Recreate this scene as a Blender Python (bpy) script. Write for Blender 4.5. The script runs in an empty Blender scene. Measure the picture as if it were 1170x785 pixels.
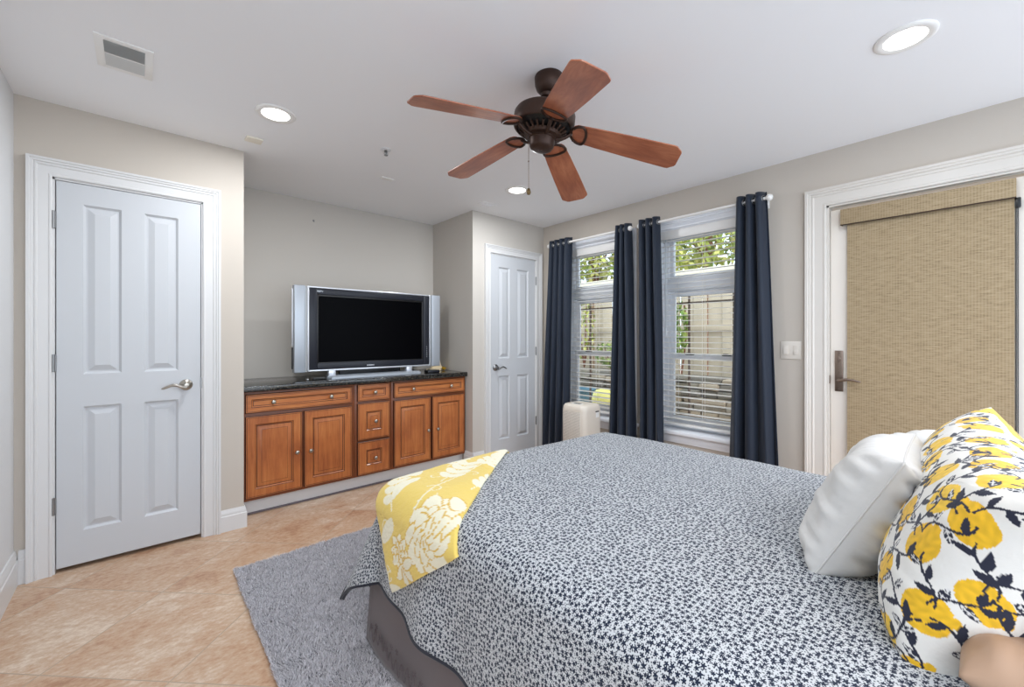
import bpy, bmesh, math, random
import numpy as np
from mathutils import Matrix, Vector, noise as mnoise

PI = math.pi
random.seed(7); rng = np.random.default_rng(7)
SC = bpy.context.scene
COL = SC.collection

# ------------------------------------------------------------------ camera, world, light, exposure
YAW = math.radians(48.4)
cam_d = bpy.data.cameras.new('camera'); cam = bpy.data.objects.new('camera', cam_d); COL.objects.link(cam)
cam.location = (0, 0, 1.23)
cam.rotation_euler = (PI / 2, 0, YAW - PI / 2)
cam_d.sensor_width = 36; cam_d.lens = 36 * 478 / 1170
cam_d.shift_y = -(392.5 - 386) / 1170
cam_d.clip_start = 0.02
SC.camera = cam

w = bpy.data.worlds.new('world'); SC.world = w; w.use_nodes = True
wn = w.node_tree.nodes; wl = w.node_tree.links
bg = wn['Background']
sky = wn.new('ShaderNodeTexSky'); sky.sky_type = 'NISHITA'; sky.sun_disc = False
sky.sun_elevation = math.radians(48); sky.sun_rotation = math.radians(200); sky.air_density = 1.0; sky.dust_density = 3.0
whit = wn.new('ShaderNodeMix'); whit.data_type = 'RGBA'; whit.inputs[0].default_value = 0.65
wl.new(sky.outputs[0], whit.inputs[6]); whit.inputs[7].default_value = (5.2, 6.1, 7.2, 1)
wl.new(whit.outputs[2], bg.inputs[0]); bg.inputs[1].default_value = 0.43

SC.view_settings.view_transform = 'Standard'; SC.view_settings.look = 'None'
SC.view_settings.exposure = 0.24; SC.view_settings.gamma = 1.0; SC.view_settings.use_curve_mapping = False
SC.cycles.use_denoising = True
SC.cycles.max_bounces = 10; SC.cycles.diffuse_bounces = 6; SC.cycles.transparent_max_bounces = 24
SC.cycles.sample_clamp_indirect = 6.0
LAMP_NEAR, LAMP_FAR = 5.5, 14.0

# ------------------------------------------------------------------ materials
def lin(c):
    return tuple(((x / 255) / 12.92 if x / 255 <= 0.04045 else ((x / 255 + 0.055) / 1.055) ** 2.4) for x in c)
MATS = {}
def mat(name, rgb=(200, 200, 200), rough=0.5, metal=0.0, spec=0.5, vary=0.0, vscale=8.0, bump=0.0, bscale=60.0, sheen=0.0, coat=0.0):
    if name in MATS: return MATS[name]
    m = bpy.data.materials.new(name); m.use_nodes = True; MATS[name] = m
    nt = m.node_tree; b = nt.nodes['Principled BSDF']
    col = (*lin(rgb), 1)
    b.inputs['Base Color'].default_value = col; b.inputs['Roughness'].default_value = rough
    b.inputs['Metallic'].default_value = metal; b.inputs['Specular IOR Level'].default_value = spec
    if sheen: b.inputs['Sheen Weight'].default_value = sheen
    if coat: b.inputs['Coat Weight'].default_value = coat; b.inputs['Coat Roughness'].default_value = 0.15
    tc = None
    if vary or bump:
        tc = nt.nodes.new('ShaderNodeTexCoord')
    if vary:
        n = nt.nodes.new('ShaderNodeTexNoise'); n.inputs['Scale'].default_value = vscale; n.inputs['Detail'].default_value = 5
        nt.links.new(tc.outputs['Object'], n.inputs['Vector'])
        mx = nt.nodes.new('ShaderNodeMix'); mx.data_type = 'RGBA'
        nt.links.new(n.outputs[0], mx.inputs[0])
        mx.inputs[6].default_value = tuple(c * (1 - vary) for c in col[:3]) + (1,)
        mx.inputs[7].default_value = tuple(min(1, c * (1 + vary)) for c in col[:3]) + (1,)
        nt.links.new(mx.outputs[2], b.inputs['Base Color'])
    if bump:
        n = nt.nodes.new('ShaderNodeTexNoise'); n.inputs['Scale'].default_value = bscale; n.inputs['Detail'].default_value = 4
        nt.links.new(tc.outputs['Object'], n.inputs['Vector'])
        bp = nt.nodes.new('ShaderNodeBump'); bp.inputs['Strength'].default_value = bump; bp.inputs['Distance'].default_value = 0.01
        nt.links.new(n.outputs[0], bp.inputs['Height']); nt.links.new(bp.outputs[0], b.inputs['Normal'])
    return m

class NT:
    """small helper for node graphs"""
    def __init__(s, m): s.m = m; s.t = m.node_tree; s.b = s.t.nodes['Principled BSDF']
    def n(s, typ, **kw):
        x = s.t.nodes.new(typ)
        for k, v in kw.items(): setattr(x, k, v)
        return x
    def l(s, a, b): s.t.links.new(a, b)
    def math(s, op, a, b=None, c=None):
        x = s.n('ShaderNodeMath', operation=op)
        for i, v in enumerate((a, b, c)):
            if v is None: continue
            if isinstance(v, (int, float)): x.inputs[i].default_value = v
            else: s.l(v, x.inputs[i])
        return x.outputs[0]
    def mix(s, f, a, b):
        x = s.n('ShaderNodeMix', data_type='RGBA')
        for i, v in ((0, f), (6, a), (7, b)):
            if isinstance(v, (int, float)): x.inputs[i].default_value = v
            elif isinstance(v, tuple): x.inputs[i].default_value = v if len(v) == 4 else (*v, 1)
            else: s.l(v, x.inputs[i])
        return x.outputs[2]
    def ramp(s, f, stops):
        x = s.n('ShaderNodeValToRGB'); e = x.color_ramp.elements
        while len(e) < len(stops): e.new(0.5)
        for q, (p, c) in zip(e, stops): q.position = p; q.color = (*c, 1)
        s.l(f, x.inputs[0]); return x.outputs[0]

M_WALL = mat('wall_paint', (197, 188, 177), 0.75, spec=0.25, bump=0.04, bscale=240)
M_WALLG = mat('alcove_paint', (196, 190, 182), 0.75, spec=0.25, bump=0.04, bscale=240)
M_WALLDAY = mat('daylit_wall_tone', (214, 214, 214), 0.75, spec=0.25)  # left wall lightened and cooled: its daylight is put into the colour
M_CEIL = mat('ceiling_paint', (242, 242, 243), 0.85, spec=0.2)
M_WHITE = mat('white_trim_paint', (216, 215, 214), 0.38, spec=0.45)
M_DOOR = mat('white_door_paint', (198, 200, 203), 0.42, spec=0.4)
M_CREAM = mat('cream_door_paint', (232, 224, 214), 0.42, spec=0.4)
M_VINYL = mat('white_vinyl', (238, 241, 246), 0.4)
M_PLAST = mat('white_plastic', (238, 236, 232), 0.35)
M_NICKEL = mat('satin_nickel', (178, 172, 163), 0.28, 1.0)
M_STEEL = mat('brushed_steel', (150, 150, 150), 0.35, 1.0)
M_PEWTER = mat('antique_pewter', (138, 122, 110), 0.38, 1.0)
M_BRONZE = mat('oiled_bronze', (62, 43, 34), 0.42, 0.55, vary=0.35, vscale=30)
M_BLACK = mat('black_plastic', (18, 18, 20), 0.35)
M_DARK = mat('dark_void', (30, 29, 29), 0.9)
M_SILVER = mat('silver_plastic', (176, 182, 190), 0.36, 0.45)
M_SILVB = mat('bright_silver_edge', (215, 218, 224), 0.3, 0.5)
M_BEZEL = mat('charcoal_bezel', (36, 38, 46), 0.35, spec=0.3)
M_SCREEN = mat('black_screen', (3, 3, 5), 0.3, spec=0.03)
M_GREYLT = mat('grey_louvre', (205, 205, 202), 0.5)

def wood(name, c1, c2, c3, axis='Z', scale=1.0, rough=0.35):
    m = mat(name, c1, rough, coat=0.25); g = NT(m)
    tc = g.n('ShaderNodeTexCoord'); mp = g.n('ShaderNodeMapping')
    st = {'X': (1.2, 14, 14), 'Y': (14, 1.2, 14), 'Z': (14, 14, 1.2), 'G': (1.5, 9, 9)}[axis]
    mp.inputs['Scale'].default_value = tuple(v * scale for v in st)
    g.l(tc.outputs['Object'], mp.inputs['Vector'])
    n1 = g.n('ShaderNodeTexNoise'); n1.inputs['Scale'].default_value = 3.0; n1.inputs['Detail'].default_value = 8; n1.inputs['Roughness'].default_value = 0.65; n1.inputs['Distortion'].default_value = 0.6
    g.l(mp.outputs[0], n1.inputs['Vector'])
    n2 = g.n('ShaderNodeTexNoise'); n2.inputs['Scale'].default_value = 5.0; n2.inputs['Detail'].default_value = 3
    g.l(tc.outputs['Object'], n2.inputs['Vector'])
    f = g.math('ADD', g.math('MULTIPLY', n1.outputs[0], 0.65), g.math('MULTIPLY', n2.outputs[0], 0.35))
    c = g.ramp(f, [(0.32, lin(c3)), (0.5, lin(c1)), (0.68, lin(c2))])
    g.l(c, g.b.inputs['Base Color'])
    return m
M_MAPLE = wood('cognac_maple', (176, 102, 52), (194, 122, 66), (144, 76, 38), 'Z')
M_MAPLEH = wood('cognac_maple_rail', (180, 106, 54), (196, 126, 68), (148, 80, 40), 'X')
M_GLAZE = mat('dark_glaze', (70, 34, 18), 0.45)
M_BLADE = wood('cherry_blade', (160, 92, 62), (186, 118, 84), (122, 62, 42), 'G', 1.0, 0.4)

def granite():
    m = mat('dark_granite', (30, 30, 30), 0.12, coat=0.2); g = NT(m)
    tc = g.n('ShaderNodeTexCoord')
    v = g.n('ShaderNodeTexVoronoi'); v.inputs['Scale'].default_value = 260; g.l(tc.outputs['Object'], v.inputs['Vector'])
    n = g.n('ShaderNodeTexNoise'); n.inputs['Scale'].default_value = 60; n.inputs['Detail'].default_value = 6; g.l(tc.outputs['Object'], n.inputs['Vector'])
    sp = g.n('ShaderNodeSeparateColor'); g.l(v.outputs['Color'], sp.inputs[0])
    f = g.math('MULTIPLY', sp.outputs[0], n.outputs[0])
    g.l(g.ramp(f, [(0.0, lin((16, 16, 18))), (0.34, lin((32, 32, 32))), (0.48, lin((78, 73, 63))), (0.66, lin((136, 126, 108)))]), g.b.inputs['Base Color'])
    return m
M_GRANITE = granite()

def tile():
    m = mat('travertine_tile', (210, 180, 145), 0.32, spec=0.4); g = NT(m)
    tc = g.n('ShaderNodeTexCoord'); sx = g.n('ShaderNodeSeparateXYZ'); g.l(tc.outputs['Object'], sx.inputs[0])
    X, Y = sx.outputs[0], sx.outputs[1]
    P = g.math('MULTIPLY', g.math('ADD', X, Y), 0.70711); Q = g.math('MULTIPLY', g.math('SUBTRACT', Y, X), 0.70711)
    S = 0.5
    p = g.math('DIVIDE', g.math('ADD', P, 10.08 + 0.0), S)     # joints at 1.92 + .5k
    q = g.math('DIVIDE', g.math('ADD', Q, 10.19), S)           # joints at 1.81 + .5k
    fp = g.math('FRACT', p); fq = g.math('FRACT', q)
    dp = g.math('MINIMUM', fp, g.math('SUBTRACT', 1.0, fp)); dq = g.math('MINIMUM', fq, g.math('SUBTRACT', 1.0, fq))
    d = g.math('MINIMUM', dp, dq)
    gr = g.math('LESS_THAN', d, 0.0045)
    cell = g.n('ShaderNodeCombineXYZ'); g.l(g.math('FLOOR', p), cell.inputs[0]); g.l(g.math('FLOOR', q), cell.inputs[1])
    wn_ = g.n('ShaderNodeTexWhiteNoise'); g.l(cell.outputs[0], wn_.inputs['Vector'])
    off = g.n('ShaderNodeVectorMath', operation='SCALE'); off.inputs[3].default_value = 9.0; g.l(wn_.outputs['Color'], off.inputs[0])
    add = g.n('ShaderNodeVectorMath', operation='ADD'); g.l(tc.outputs['Object'], add.inputs[0]); g.l(off.outputs[0], add.inputs[1])
    mp = g.n('ShaderNodeMapping'); mp.inputs['Rotation'].default_value = (0, 0, math.radians(45)); mp.inputs['Scale'].default_value = (0.8, 1.25, 1)
    g.l(add.outputs[0], mp.inputs['Vector'])
    n1 = g.n('ShaderNodeTexNoise'); n1.inputs['Scale'].default_value = 4.5; n1.inputs['Detail'].default_value = 10; n1.inputs['Roughness'].default_value = 0.68; n1.inputs['Distortion'].default_value = 0.25
    g.l(mp.outputs[0], n1.inputs['Vector'])
    n2 = g.n('ShaderNodeTexNoise'); n2.inputs['Scale'].default_value = 48; n2.inputs['Detail'].default_value = 7; n2.inputs['Roughness'].default_value = 0.7
    g.l(mp.outputs[0], n2.inputs['Vector'])
    f = g.math('ADD', g.math('MULTIPLY', n1.outputs[0], 0.56), g.math('MULTIPLY', n2.outputs[0], 0.44))
    f = g.math('ADD', f, g.math('MULTIPLY', g.math('SUBTRACT', wn_.outputs['Value'], 0.5), 0.05))
    c = g.ramp(f, [(0.37, lin((166, 124, 96))), (0.46, lin((188, 153, 124))), (0.54, lin((197, 170, 145))), (0.64, lin((216, 198, 178)))])
    g.l(g.mix(gr, c, lin((170, 152, 132))), g.b.inputs['Base Color'])
    bp = g.n('ShaderNodeBump'); bp.inputs['Strength'].default_value = 0.25; bp.inputs['Distance'].default_value = 0.004
    g.l(g.math('ADD', f, g.math('MULTIPLY', gr, -0.6)), bp.inputs['Height']); g.l(bp.outputs[0], g.b.inputs['Normal'])
    return m
M_TILE = tile()

def weave():
    m = mat('woven_shade', (190, 160, 118), 0.85, spec=0.15); g = NT(m)
    tc = g.n('ShaderNodeTexCoord'); sx = g.n('ShaderNodeSeparateXYZ'); g.l(tc.outputs['Object'], sx.inputs[0])
    mp = g.n('ShaderNodeMapping'); mp.inputs['Scale'].default_value = (1, 26, 260); g.l(tc.outputs['Object'], mp.inputs['Vector'])
    n1 = g.n('ShaderNodeTexNoise'); n1.inputs['Scale'].default_value = 1.0; n1.inputs['Detail'].default_value = 3; g.l(mp.outputs[0], n1.inputs['Vector'])
    wy = g.math('SINE', g.math('MULTIPLY', sx.outputs[1], 2 * PI / 0.012))
    wz = g.math('SINE', g.math('MULTIPLY', sx.outputs[2], 2 * PI / 0.0062))
    f = g.math('ADD', g.math('MULTIPLY', n1.outputs[0], 0.85), g.math('ADD', g.math('MULTIPLY', wy, 0.075), g.math('MULTIPLY', wz, 0.055)))
    c = g.ramp(f, [(0.12, lin((122, 106, 82))), (0.40, lin((158, 139, 110))), (0.58, lin((168, 149, 120))), (0.85, lin((186, 170, 142)))])
    g.l(c, g.b.inputs['Base Color'])
    bp = g.n('ShaderNodeBump'); bp.inputs['Strength'].default_value = 0.3; bp.inputs['Distance'].default_value = 0.002
    g.l(f, bp.inputs['Height']); g.l(bp.outputs[0], g.b.inputs['Normal'])
    return m
M_WEAVE = weave()

def glass():
    m = bpy.data.materials.new('window_glass'); m.use_nodes = True; nt = m.node_tree
    nt.nodes.clear(); o = nt.nodes.new('ShaderNodeOutputMaterial')
    t = nt.nodes.new('ShaderNodeBsdfTransparent'); t.inputs[0].default_value = (0.97, 0.985, 0.98, 1)
    gl = nt.nodes.new('ShaderNodeBsdfGlossy'); gl.inputs['Roughness'].default_value = 0.0
    fr = nt.nodes.new('ShaderNodeFresnel'); fr.inputs[0].default_value = 1.45
    mx = nt.nodes.new('ShaderNodeMixShader')
    nt.links.new(fr.outputs[0], mx.inputs[0]); nt.links.new(t.outputs[0], mx.inputs[1]); nt.links.new(gl.outputs[0], mx.inputs[2])
    nt.links.new(mx.outputs[0], o.inputs[0]); return m
M_GLASS = glass()

def stars():
    m = mat('star_print_cotton', (222, 220, 212), 0.85, spec=0.15, sheen=0.15); g = NT(m)
    uv = g.n('ShaderNodeUVMap'); uv.uv_map = 'UVMap'
    def layer(spacing, r0, lobes, rand, off):
        mp = g.n('ShaderNodeMapping'); mp.inputs['Location'].default_value = (off, off * 1.7, 0); mp.inputs['Scale'].default_value = (1 / spacing, 1 / spacing, 1)
        g.l(uv.outputs[0], mp.inputs['Vector'])
        v = g.n('ShaderNodeTexVoronoi'); v.voronoi_dimensions = '2D'; v.inputs['Scale'].default_value = 1.0; v.inputs['Randomness'].default_value = rand
        g.l(mp.outputs[0], v.inputs['Vector'])
        d = g.n('ShaderNodeVectorMath', operation='SUBTRACT'); g.l(mp.outputs[0], d.inputs[0]); g.l(v.outputs['Position'], d.inputs[1])
        s = g.n('ShaderNodeSeparateXYZ'); g.l(d.outputs[0], s.inputs[0])
        c = g.n('ShaderNodeSeparateColor'); g.l(v.outputs['Color'], c.inputs[0])
        ang = g.math('ADD', g.math('ARCTAN2', s.outputs[1], s.outputs[0]), g.math('MULTIPLY', c.outputs[0], 6.28))
        rad = g.math('MULTIPLY', g.math('ADD', 0.75, g.math('MULTIPLY', c.outputs[1], 0.45)), r0)
        if lobes:
            rad = g.math('MULTIPLY', rad, g.math('ADD', 0.74, g.math('MULTIPLY', g.math('COSINE', g.math('MULTIPLY', ang, 5.0)), 0.26)))
        return g.math('LESS_THAN', v.outputs['Distance'], rad)
    a = layer(0.0120, 0.44, True, 0.70, 0.0)
    b = layer(0.0050, 0.28, False, 0.8, 3.3)
    f = g.math('MAXIMUM', a, g.math('MULTIPLY', b, 0.85))
    g.l(g.mix(f, lin((190, 193, 195)), lin((28, 37, 56))), g.b.inputs['Base Color'])
    return m
M_STARS = stars()
M_NAVYB = mat('navy_binding', (24, 26, 38), 0.85, sheen=0.2)
M_SKIRT = mat('taupe_skirt', (104, 94, 94), 0.8, sheen=0.2, bump=0.05, bscale=200)
M_MATT = mat('mattress_ticking', (222, 218, 210), 0.85)
M_NAVY = mat('navy_curtain', (29, 38, 53), 0.62, spec=0.35, sheen=0.12)
M_PILLOW = mat('white_cotton', (208, 206, 202), 0.85, spec=0.2, bump=0.5, bscale=11)
M_TAN = mat('tan_satin', (170, 140, 116), 0.5, spec=0.35)
M_BEIGE = mat('beige_plastic', (222, 212, 198), 0.42)

def colour_attr(name, rough=0.8, sheen=0.2, bump=0.1, bscale=120):
    m = mat(name, (255, 255, 255), rough, spec=0.2, sheen=sheen, bump=bump, bscale=bscale); g = NT(m)
    a = g.n('ShaderNodeAttribute'); a.attribute_name = 'print'
    g.l(a.outputs['Color'], g.b.inputs['Base Color']); return m
M_LEMON = colour_attr('lemon_print_plush'); M_THROW = colour_attr('yellow_floral_fleece', bump=0.2, bscale=160)
M_PILE = colour_attr('grey_shag', rough=0.95, bump=0)
M_LEAF = colour_attr('leaf_green', rough=0.6, bump=0, sheen=0)

def emit(name, rgb, s):
    m = bpy.data.materials.new(name); m.use_nodes = True; nt = m.node_tree; b = nt.nodes['Principled BSDF']
    b.inputs['Base Color'].default_value = (0.9, 0.9, 0.9, 1)
    b.inputs['Emission Color'].default_value = (*rgb, 1); b.inputs['Emission Strength'].default_value = s; return m
M_LENS = emit('lit_lens', (1.0, 0.97, 0.92), 6.0)

# ------------------------------------------------------------------ mesh helpers
WORLD = {}
def empty(name, loc, label=None, cat=None, group=None, kind=None):
    o = bpy.data.objects.new(name, None); COL.objects.link(o); o.location = loc; o.empty_display_size = 0.05
    WORLD[o.name] = Matrix.Translation(loc); tag(o, label, cat, group, kind); return o
def tag(o, label=None, cat=None, group=None, kind=None):
    for k, v in (('label', label), ('category', cat), ('group', group), ('kind', kind)):
        if v: o[k] = v
    return o
def link(name, me, mats, parent=None, smooth=32):
    for m in (mats if isinstance(mats, (list, tuple)) else [mats]): me.materials.append(m)
    if smooth:
        me.shade_smooth()
        if smooth < 180: me.set_sharp_from_angle(angle=math.radians(smooth))
    o = bpy.data.objects.new(name, me); COL.objects.link(o)
    WORLD[o.name] = Matrix.Identity(4)
    if parent is not None:
        o.parent = parent; o.matrix_parent_inverse = WORLD[parent.name].inverted()
    return o
def obj(name, bm, mats, parent=None, smooth=32, recalc=True):
    if recalc: bmesh.ops.recalc_face_normals(bm, faces=bm.faces[:])
    me = bpy.data.meshes.new(name); bm.to_mesh(me); bm.free()
    return link(name, me, mats, parent, smooth)
def nb(): return bmesh.new()
def ident(s, n, z): return Vector((s, n, z))
def wallY(Y): return lambda s, n, z: Vector((s, Y - n, z))       # wall facing -y
def wallX(X): return lambda s, n, z: Vector((X - n, s, z))       # wall facing -x
def box(bm, a, b, bev=0.0, seg=2, mi=0, f=ident):
    (x0, y0, z0), (x1, y1, z1) = a, b
    t = bmesh.new()
    vs = [t.verts.new(f(x, y, z)) for z in (z0, z1) for x, y in ((x0, y0), (x1, y0), (x1, y1), (x0, y1))]
    for q in ((0, 1, 2, 3), (4, 5, 6, 7), (0, 1, 5, 4), (1, 2, 6, 5), (2, 3, 7, 6), (3, 0, 4, 7)):
        t.faces.new([vs[i] for i in q])
    bmesh.ops.recalc_face_normals(t, faces=t.faces[:])
    if bev: bmesh.ops.bevel(t, geom=t.edges[:], offset=bev, segments=seg, affect='EDGES', profile=0.5)
    merge(bm, t, mi)
def merge(bm, t, mi=0):
    mp = {v: bm.verts.new(v.co) for v in t.verts}
    for fc in t.faces:
        try:
            nf = bm.faces.new([mp[v] for v in fc.verts]); nf.material_index = mi or fc.material_index
        except ValueError: pass
    t.free()
def lathe(bm, prof, M=Matrix.Identity(4), seg=32, mi=0, cap=True):
    rings = []
    for r, z in prof:
        if r < 1e-5: rings.append([bm.verts.new(M @ Vector((0, 0, z)))])
        else: rings.append([bm.verts.new(M @ Vector((r * math.cos(2 * PI * k / seg), r * math.sin(2 * PI * k / seg), z))) for k in range(seg)])
    for a, b in zip(rings, rings[1:]):
        for k in range(seg):
            k2 = (k + 1) % seg
            if len(a) == 1 and len(b) == 1: continue
            if len(a) == 1: q = [a[0], b[k], b[k2]]
            elif len(b) == 1: q = [a[k], b[0], a[k2]]
            else: q = [a[k], b[k], b[k2], a[k2]]
            bm.faces.new(q).material_index = mi
    if cap:
        for r in (rings[0], rings[-1]):
            if len(r) > 2: bm.faces.new(r).material_index = mi
def tube(bm, pts, rad, seg=10, mi=0, closed=False, flat=1.0, up=None):
    pts = [Vector(p) for p in pts]; n = len(pts); rings = []
    rads = rad if isinstance(rad, (list, tuple)) else [rad] * n
    prev = None
    for i, p in enumerate(pts):
        if closed: t = pts[(i + 1) % n] - pts[i - 1]
        else: t = pts[min(i + 1, n - 1)] - pts[max(i - 1, 0)]
        t.normalize()
        if up is not None: a = Vector(up)
        else: a = prev if prev is not None else (Vector((0, 0, 1)) if abs(t.z) < 0.9 else Vector((1, 0, 0)))
        a = a - t * a.dot(t); a.normalize(); b = t.cross(a); prev = a
        rings.append([bm.verts.new(p + (a * math.cos(2 * PI * k / seg) * flat + b * math.sin(2 * PI * k / seg)) * rads[i]) for k in range(seg)])
    m = n if closed else n - 1
    for i in range(m):
        A, B = rings[i], rings[(i + 1) % n]
        for k in range(seg):
            bm.faces.new([A[k], A[(k + 1) % seg], B[(k + 1) % seg], B[k]]).material_index = mi
    if not closed:
        bm.faces.new(rings[0]).material_index = mi; bm.faces.new(rings[-1]).material_index = mi
def sphere(bm, c, r, mi=0, sc=(1, 1, 1), u=16, v=10):
    lathe(bm, [(max(r * math.sin(PI * k / v), 0 if k in (0, v) else 1e-4), -r * math.cos(PI * k / v)) for k in range(v + 1)],
          Matrix.Translation(c) @ Matrix.Diagonal((*sc, 1)), u, mi, cap=False)
def axisM(p, d):
    return Matrix.Translation(p) @ Vector((0, 0, 1)).rotation_difference(Vector(d)).to_matrix().to_4x4()
def prism(bm, poly, a, b, f, mi=0):
    """extrude polygon given in (s,z) between n=a and n=b"""
    A = [bm.verts.new(f(s, a, z)) for s, z in poly]; B = [bm.verts.new(f(s, b, z)) for s, z in poly]
    bm.faces.new(A).material_index = mi; bm.faces.new(B).material_index = mi
    for i in range(len(poly)):
        j = (i + 1) % len(poly); bm.faces.new([A[i], A[j], B[j], B[i]]).material_index = mi
def panel_slab(bm, f, s0, s1, z0, z1, n0, n1, panels, rings, e=0.003, edge_mi=0):
    S = sorted({round(v, 5) for v in [s0 + e, s1 - e] + [p[0] for p in panels] + [p[1] for p in panels]})
    Z = sorted({round(v, 5) for v in [z0 + e, z1 - e] + [p[2] for p in panels] + [p[3] for p in panels]})
    V = {(i, j): bm.verts.new(f(s, n1, z)) for i, s in enumerate(S) for j, z in enumerate(Z)}
    P = {(round(p[0], 5), round(p[2], 5)) for p in panels}
    for i in range(len(S) - 1):
        for j in range(len(Z) - 1):
            q = [V[i, j], V[i + 1, j], V[i + 1, j + 1], V[i, j + 1]]
            if (S[i], Z[j]) in P:
                prev = q
                for ins, dn, mi in rings:
                    cur = [bm.verts.new(f(a, n1 + dn, b)) for a, b in ((S[i] + ins, Z[j] + ins), (S[i + 1] - ins, Z[j] + ins), (S[i + 1] - ins, Z[j + 1] - ins), (S[i] + ins, Z[j + 1] - ins))]
                    for k in range(4):
                        bm.faces.new([prev[k], prev[(k + 1) % 4], cur[(k + 1) % 4], cur[k]]).material_index = mi
                    prev = cur
                bm.faces.new(prev)
            else: bm.faces.new(q)
    nS, nZ = len(S), len(Z)
    loop = [(i, 0) for i in range(nS)] + [(nS - 1, j) for j in range(1, nZ)] + [(i, nZ - 1) for i in range(nS - 2, -1, -1)] + [(0, j) for j in range(nZ - 2, 0, -1)]
    def outer(i, j, n):
        s = s0 if i == 0 else s1 if i == nS - 1 else S[i]; z = z0 if j == 0 else z1 if j == nZ - 1 else Z[j]
        return bm.verts.new(f(s, n, z))
    A = [V[k] for k in loop]; B = [outer(i, j, n1 - e) for i, j in loop]; C = [outer(i, j, n0) for i, j in loop]
    L = len(loop)
    for R, T, mi in ((A, B, edge_mi), (B, C, edge_mi)):
        for k in range(L): bm.faces.new([R[k], R[(k + 1) % L], T[(k + 1) % L], T[k]]).material_index = mi
    bm.faces.new(C)
def casing(bm, f, s0, s1, zt, prof, zb=0.0):
    loops = [[bm.verts.new(f(s, n, z)) for s, z in ((s0 - w_, zb), (s0 - w_, zt + w_), (s1 + w_, zt + w_), (s1 + w_, zb))] for w_, n in prof]
    for a, b in zip(loops, loops[1:]):
        for k in range(3): bm.faces.new([a[k], a[k + 1], b[k + 1], b[k]])
CASE = [(0, -0.002), (0, 0.010), (0.004, 0.013), (0.009, 0.013), (0.013, 0.010), (0.046, 0.013), (0.050, 0.018), (0.056, 0.018), (0.059, 0.015), (0.063, 0.021), (0.070, 0.022), (0.073, 0.027), (0.083, 0.027), (0.084, 0.0)]
def case_scaled(wd): return [(a * wd / 0.084, b) for a, b in CASE]
BASEP = [(0.0, 0), (0.0, 0.016), (0.095, 0.016), (0.100, 0.012), (0.112, 0.013), (0.122, 0.009), (0.135, 0.006), (0.135, 0)]  # z, n
def baseboard(bm, f, s0, s1, prof=BASEP, m0=0.0, m1=0.0):
    A = [bm.verts.new(f(s0 - n * m0, n, z)) for z, n in prof]; B = [bm.verts.new(f(s1 + n * m1, n, z)) for z, n in prof]
    for i in range(len(prof) - 1): bm.faces.new([A[i], A[i + 1], B[i + 1], B[i]])
    bm.faces.new(A); bm.faces.new(B)

# ------------------------------------------------------------------ room shell
CZ = 2.445
LX, DY, BY, AX0, AX1, WX, RY = -0.472, 3.20, 3.945, 0.503, 2.362, 3.33, -0.5
def struct(name, bm, m, smooth=32, parent=None):
    o = obj(name, bm, m, parent, smooth)
    if parent is None: o['kind'] = 'structure'
    return o
b = nb(); box(b, (LX - 0.2, RY - 0.4, -0.1), (WX + 0.2, BY + 0.1, 0)); struct('floor', b, M_TILE)
b = nb(); box(b, (LX - 0.2, RY - 0.4, CZ), (WX + 0.2, BY + 0.1, CZ + 0.1)); struct('ceiling', b, M_CEIL)
b = nb(); box(b, (LX - 0.12, RY, 0), (LX, DY + 0.12, CZ)); struct('wall_left', b, M_WALLDAY)
D1 = (-0.345, 0.292, 2.066)
b = nb()
box(b, (LX, DY, 0), (D1[0], DY + 0.12, CZ)); box(b, (D1[1], DY, 0), (AX0, DY + 0.12, CZ)); box(b, (D1[0], DY, D1[2]), (D1[1], DY + 0.12, CZ))
box(b, (AX0 - 0.1, DY + 0.12, 0), (AX0, BY, CZ)); box(b, (LX - 0.12, DY + 0.13, 0), (AX0 - 0.05, DY + 0.2, CZ))  # last box: unseen slab added to block light leaking under the door
struct('wall_door_side', b, M_WALL)
b = nb(); box(b, (AX0 - 0.1, BY, 0), (AX1 + 0.1, BY + 0.1, CZ)); struct('wall_back', b, M_WALLG)
XW = WX + 0.2
D2 = (2.573, 3.212, 2.072); DY2 = 3.225
b = nb()
box(b, (AX1, DY2, 0), (D2[0], DY2 + 0.12, CZ)); box(b, (D2[1], DY2, 0), (WX + 0.02, DY2 + 0.12, CZ)); box(b, (D2[0], DY2, D2[2]), (D2[1], DY2 + 0.12, CZ))
box(b, (AX1, DY2 + 0.12, 0), (AX1 + 0.1, BY, CZ)); box(b, (AX1 + 0.05, DY2 + 0.13, 0), (XW, DY2 + 0.2, CZ))  # last box: unseen slab added behind the corner door against light leaks
struct('wall_closet', b, M_WALLG)
# window wall with two window openings and the patio door opening
W2 = (1.12, 1.86); W1 = (2.14, 2.92); WZ = (0.46, 2.14); PD = (-0.225, 0.675, 2.085); XO = WX + 0.20
b = nb()
for y0, y1, z0, z1 in ((RY, PD[0], 0, CZ), (PD[0], PD[1], PD[2], CZ), (PD[1], W2[0], 0, CZ), (W2[1], W1[0], 0, CZ), (W1[1], DY2 + 0.12, 0, CZ)):
    box(b, (WX, y0, z0), (XO, y1, z1))
for y0, y1 in (W2, W1):
    box(b, (WX, y0, 0), (XO, y1, WZ[0])); box(b, (WX, y0, WZ[1]), (XO, y1, CZ))
struct('wall_window_side', b, M_WALL)
# the room stays open behind the photographer: daylight from that side fills it

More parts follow.
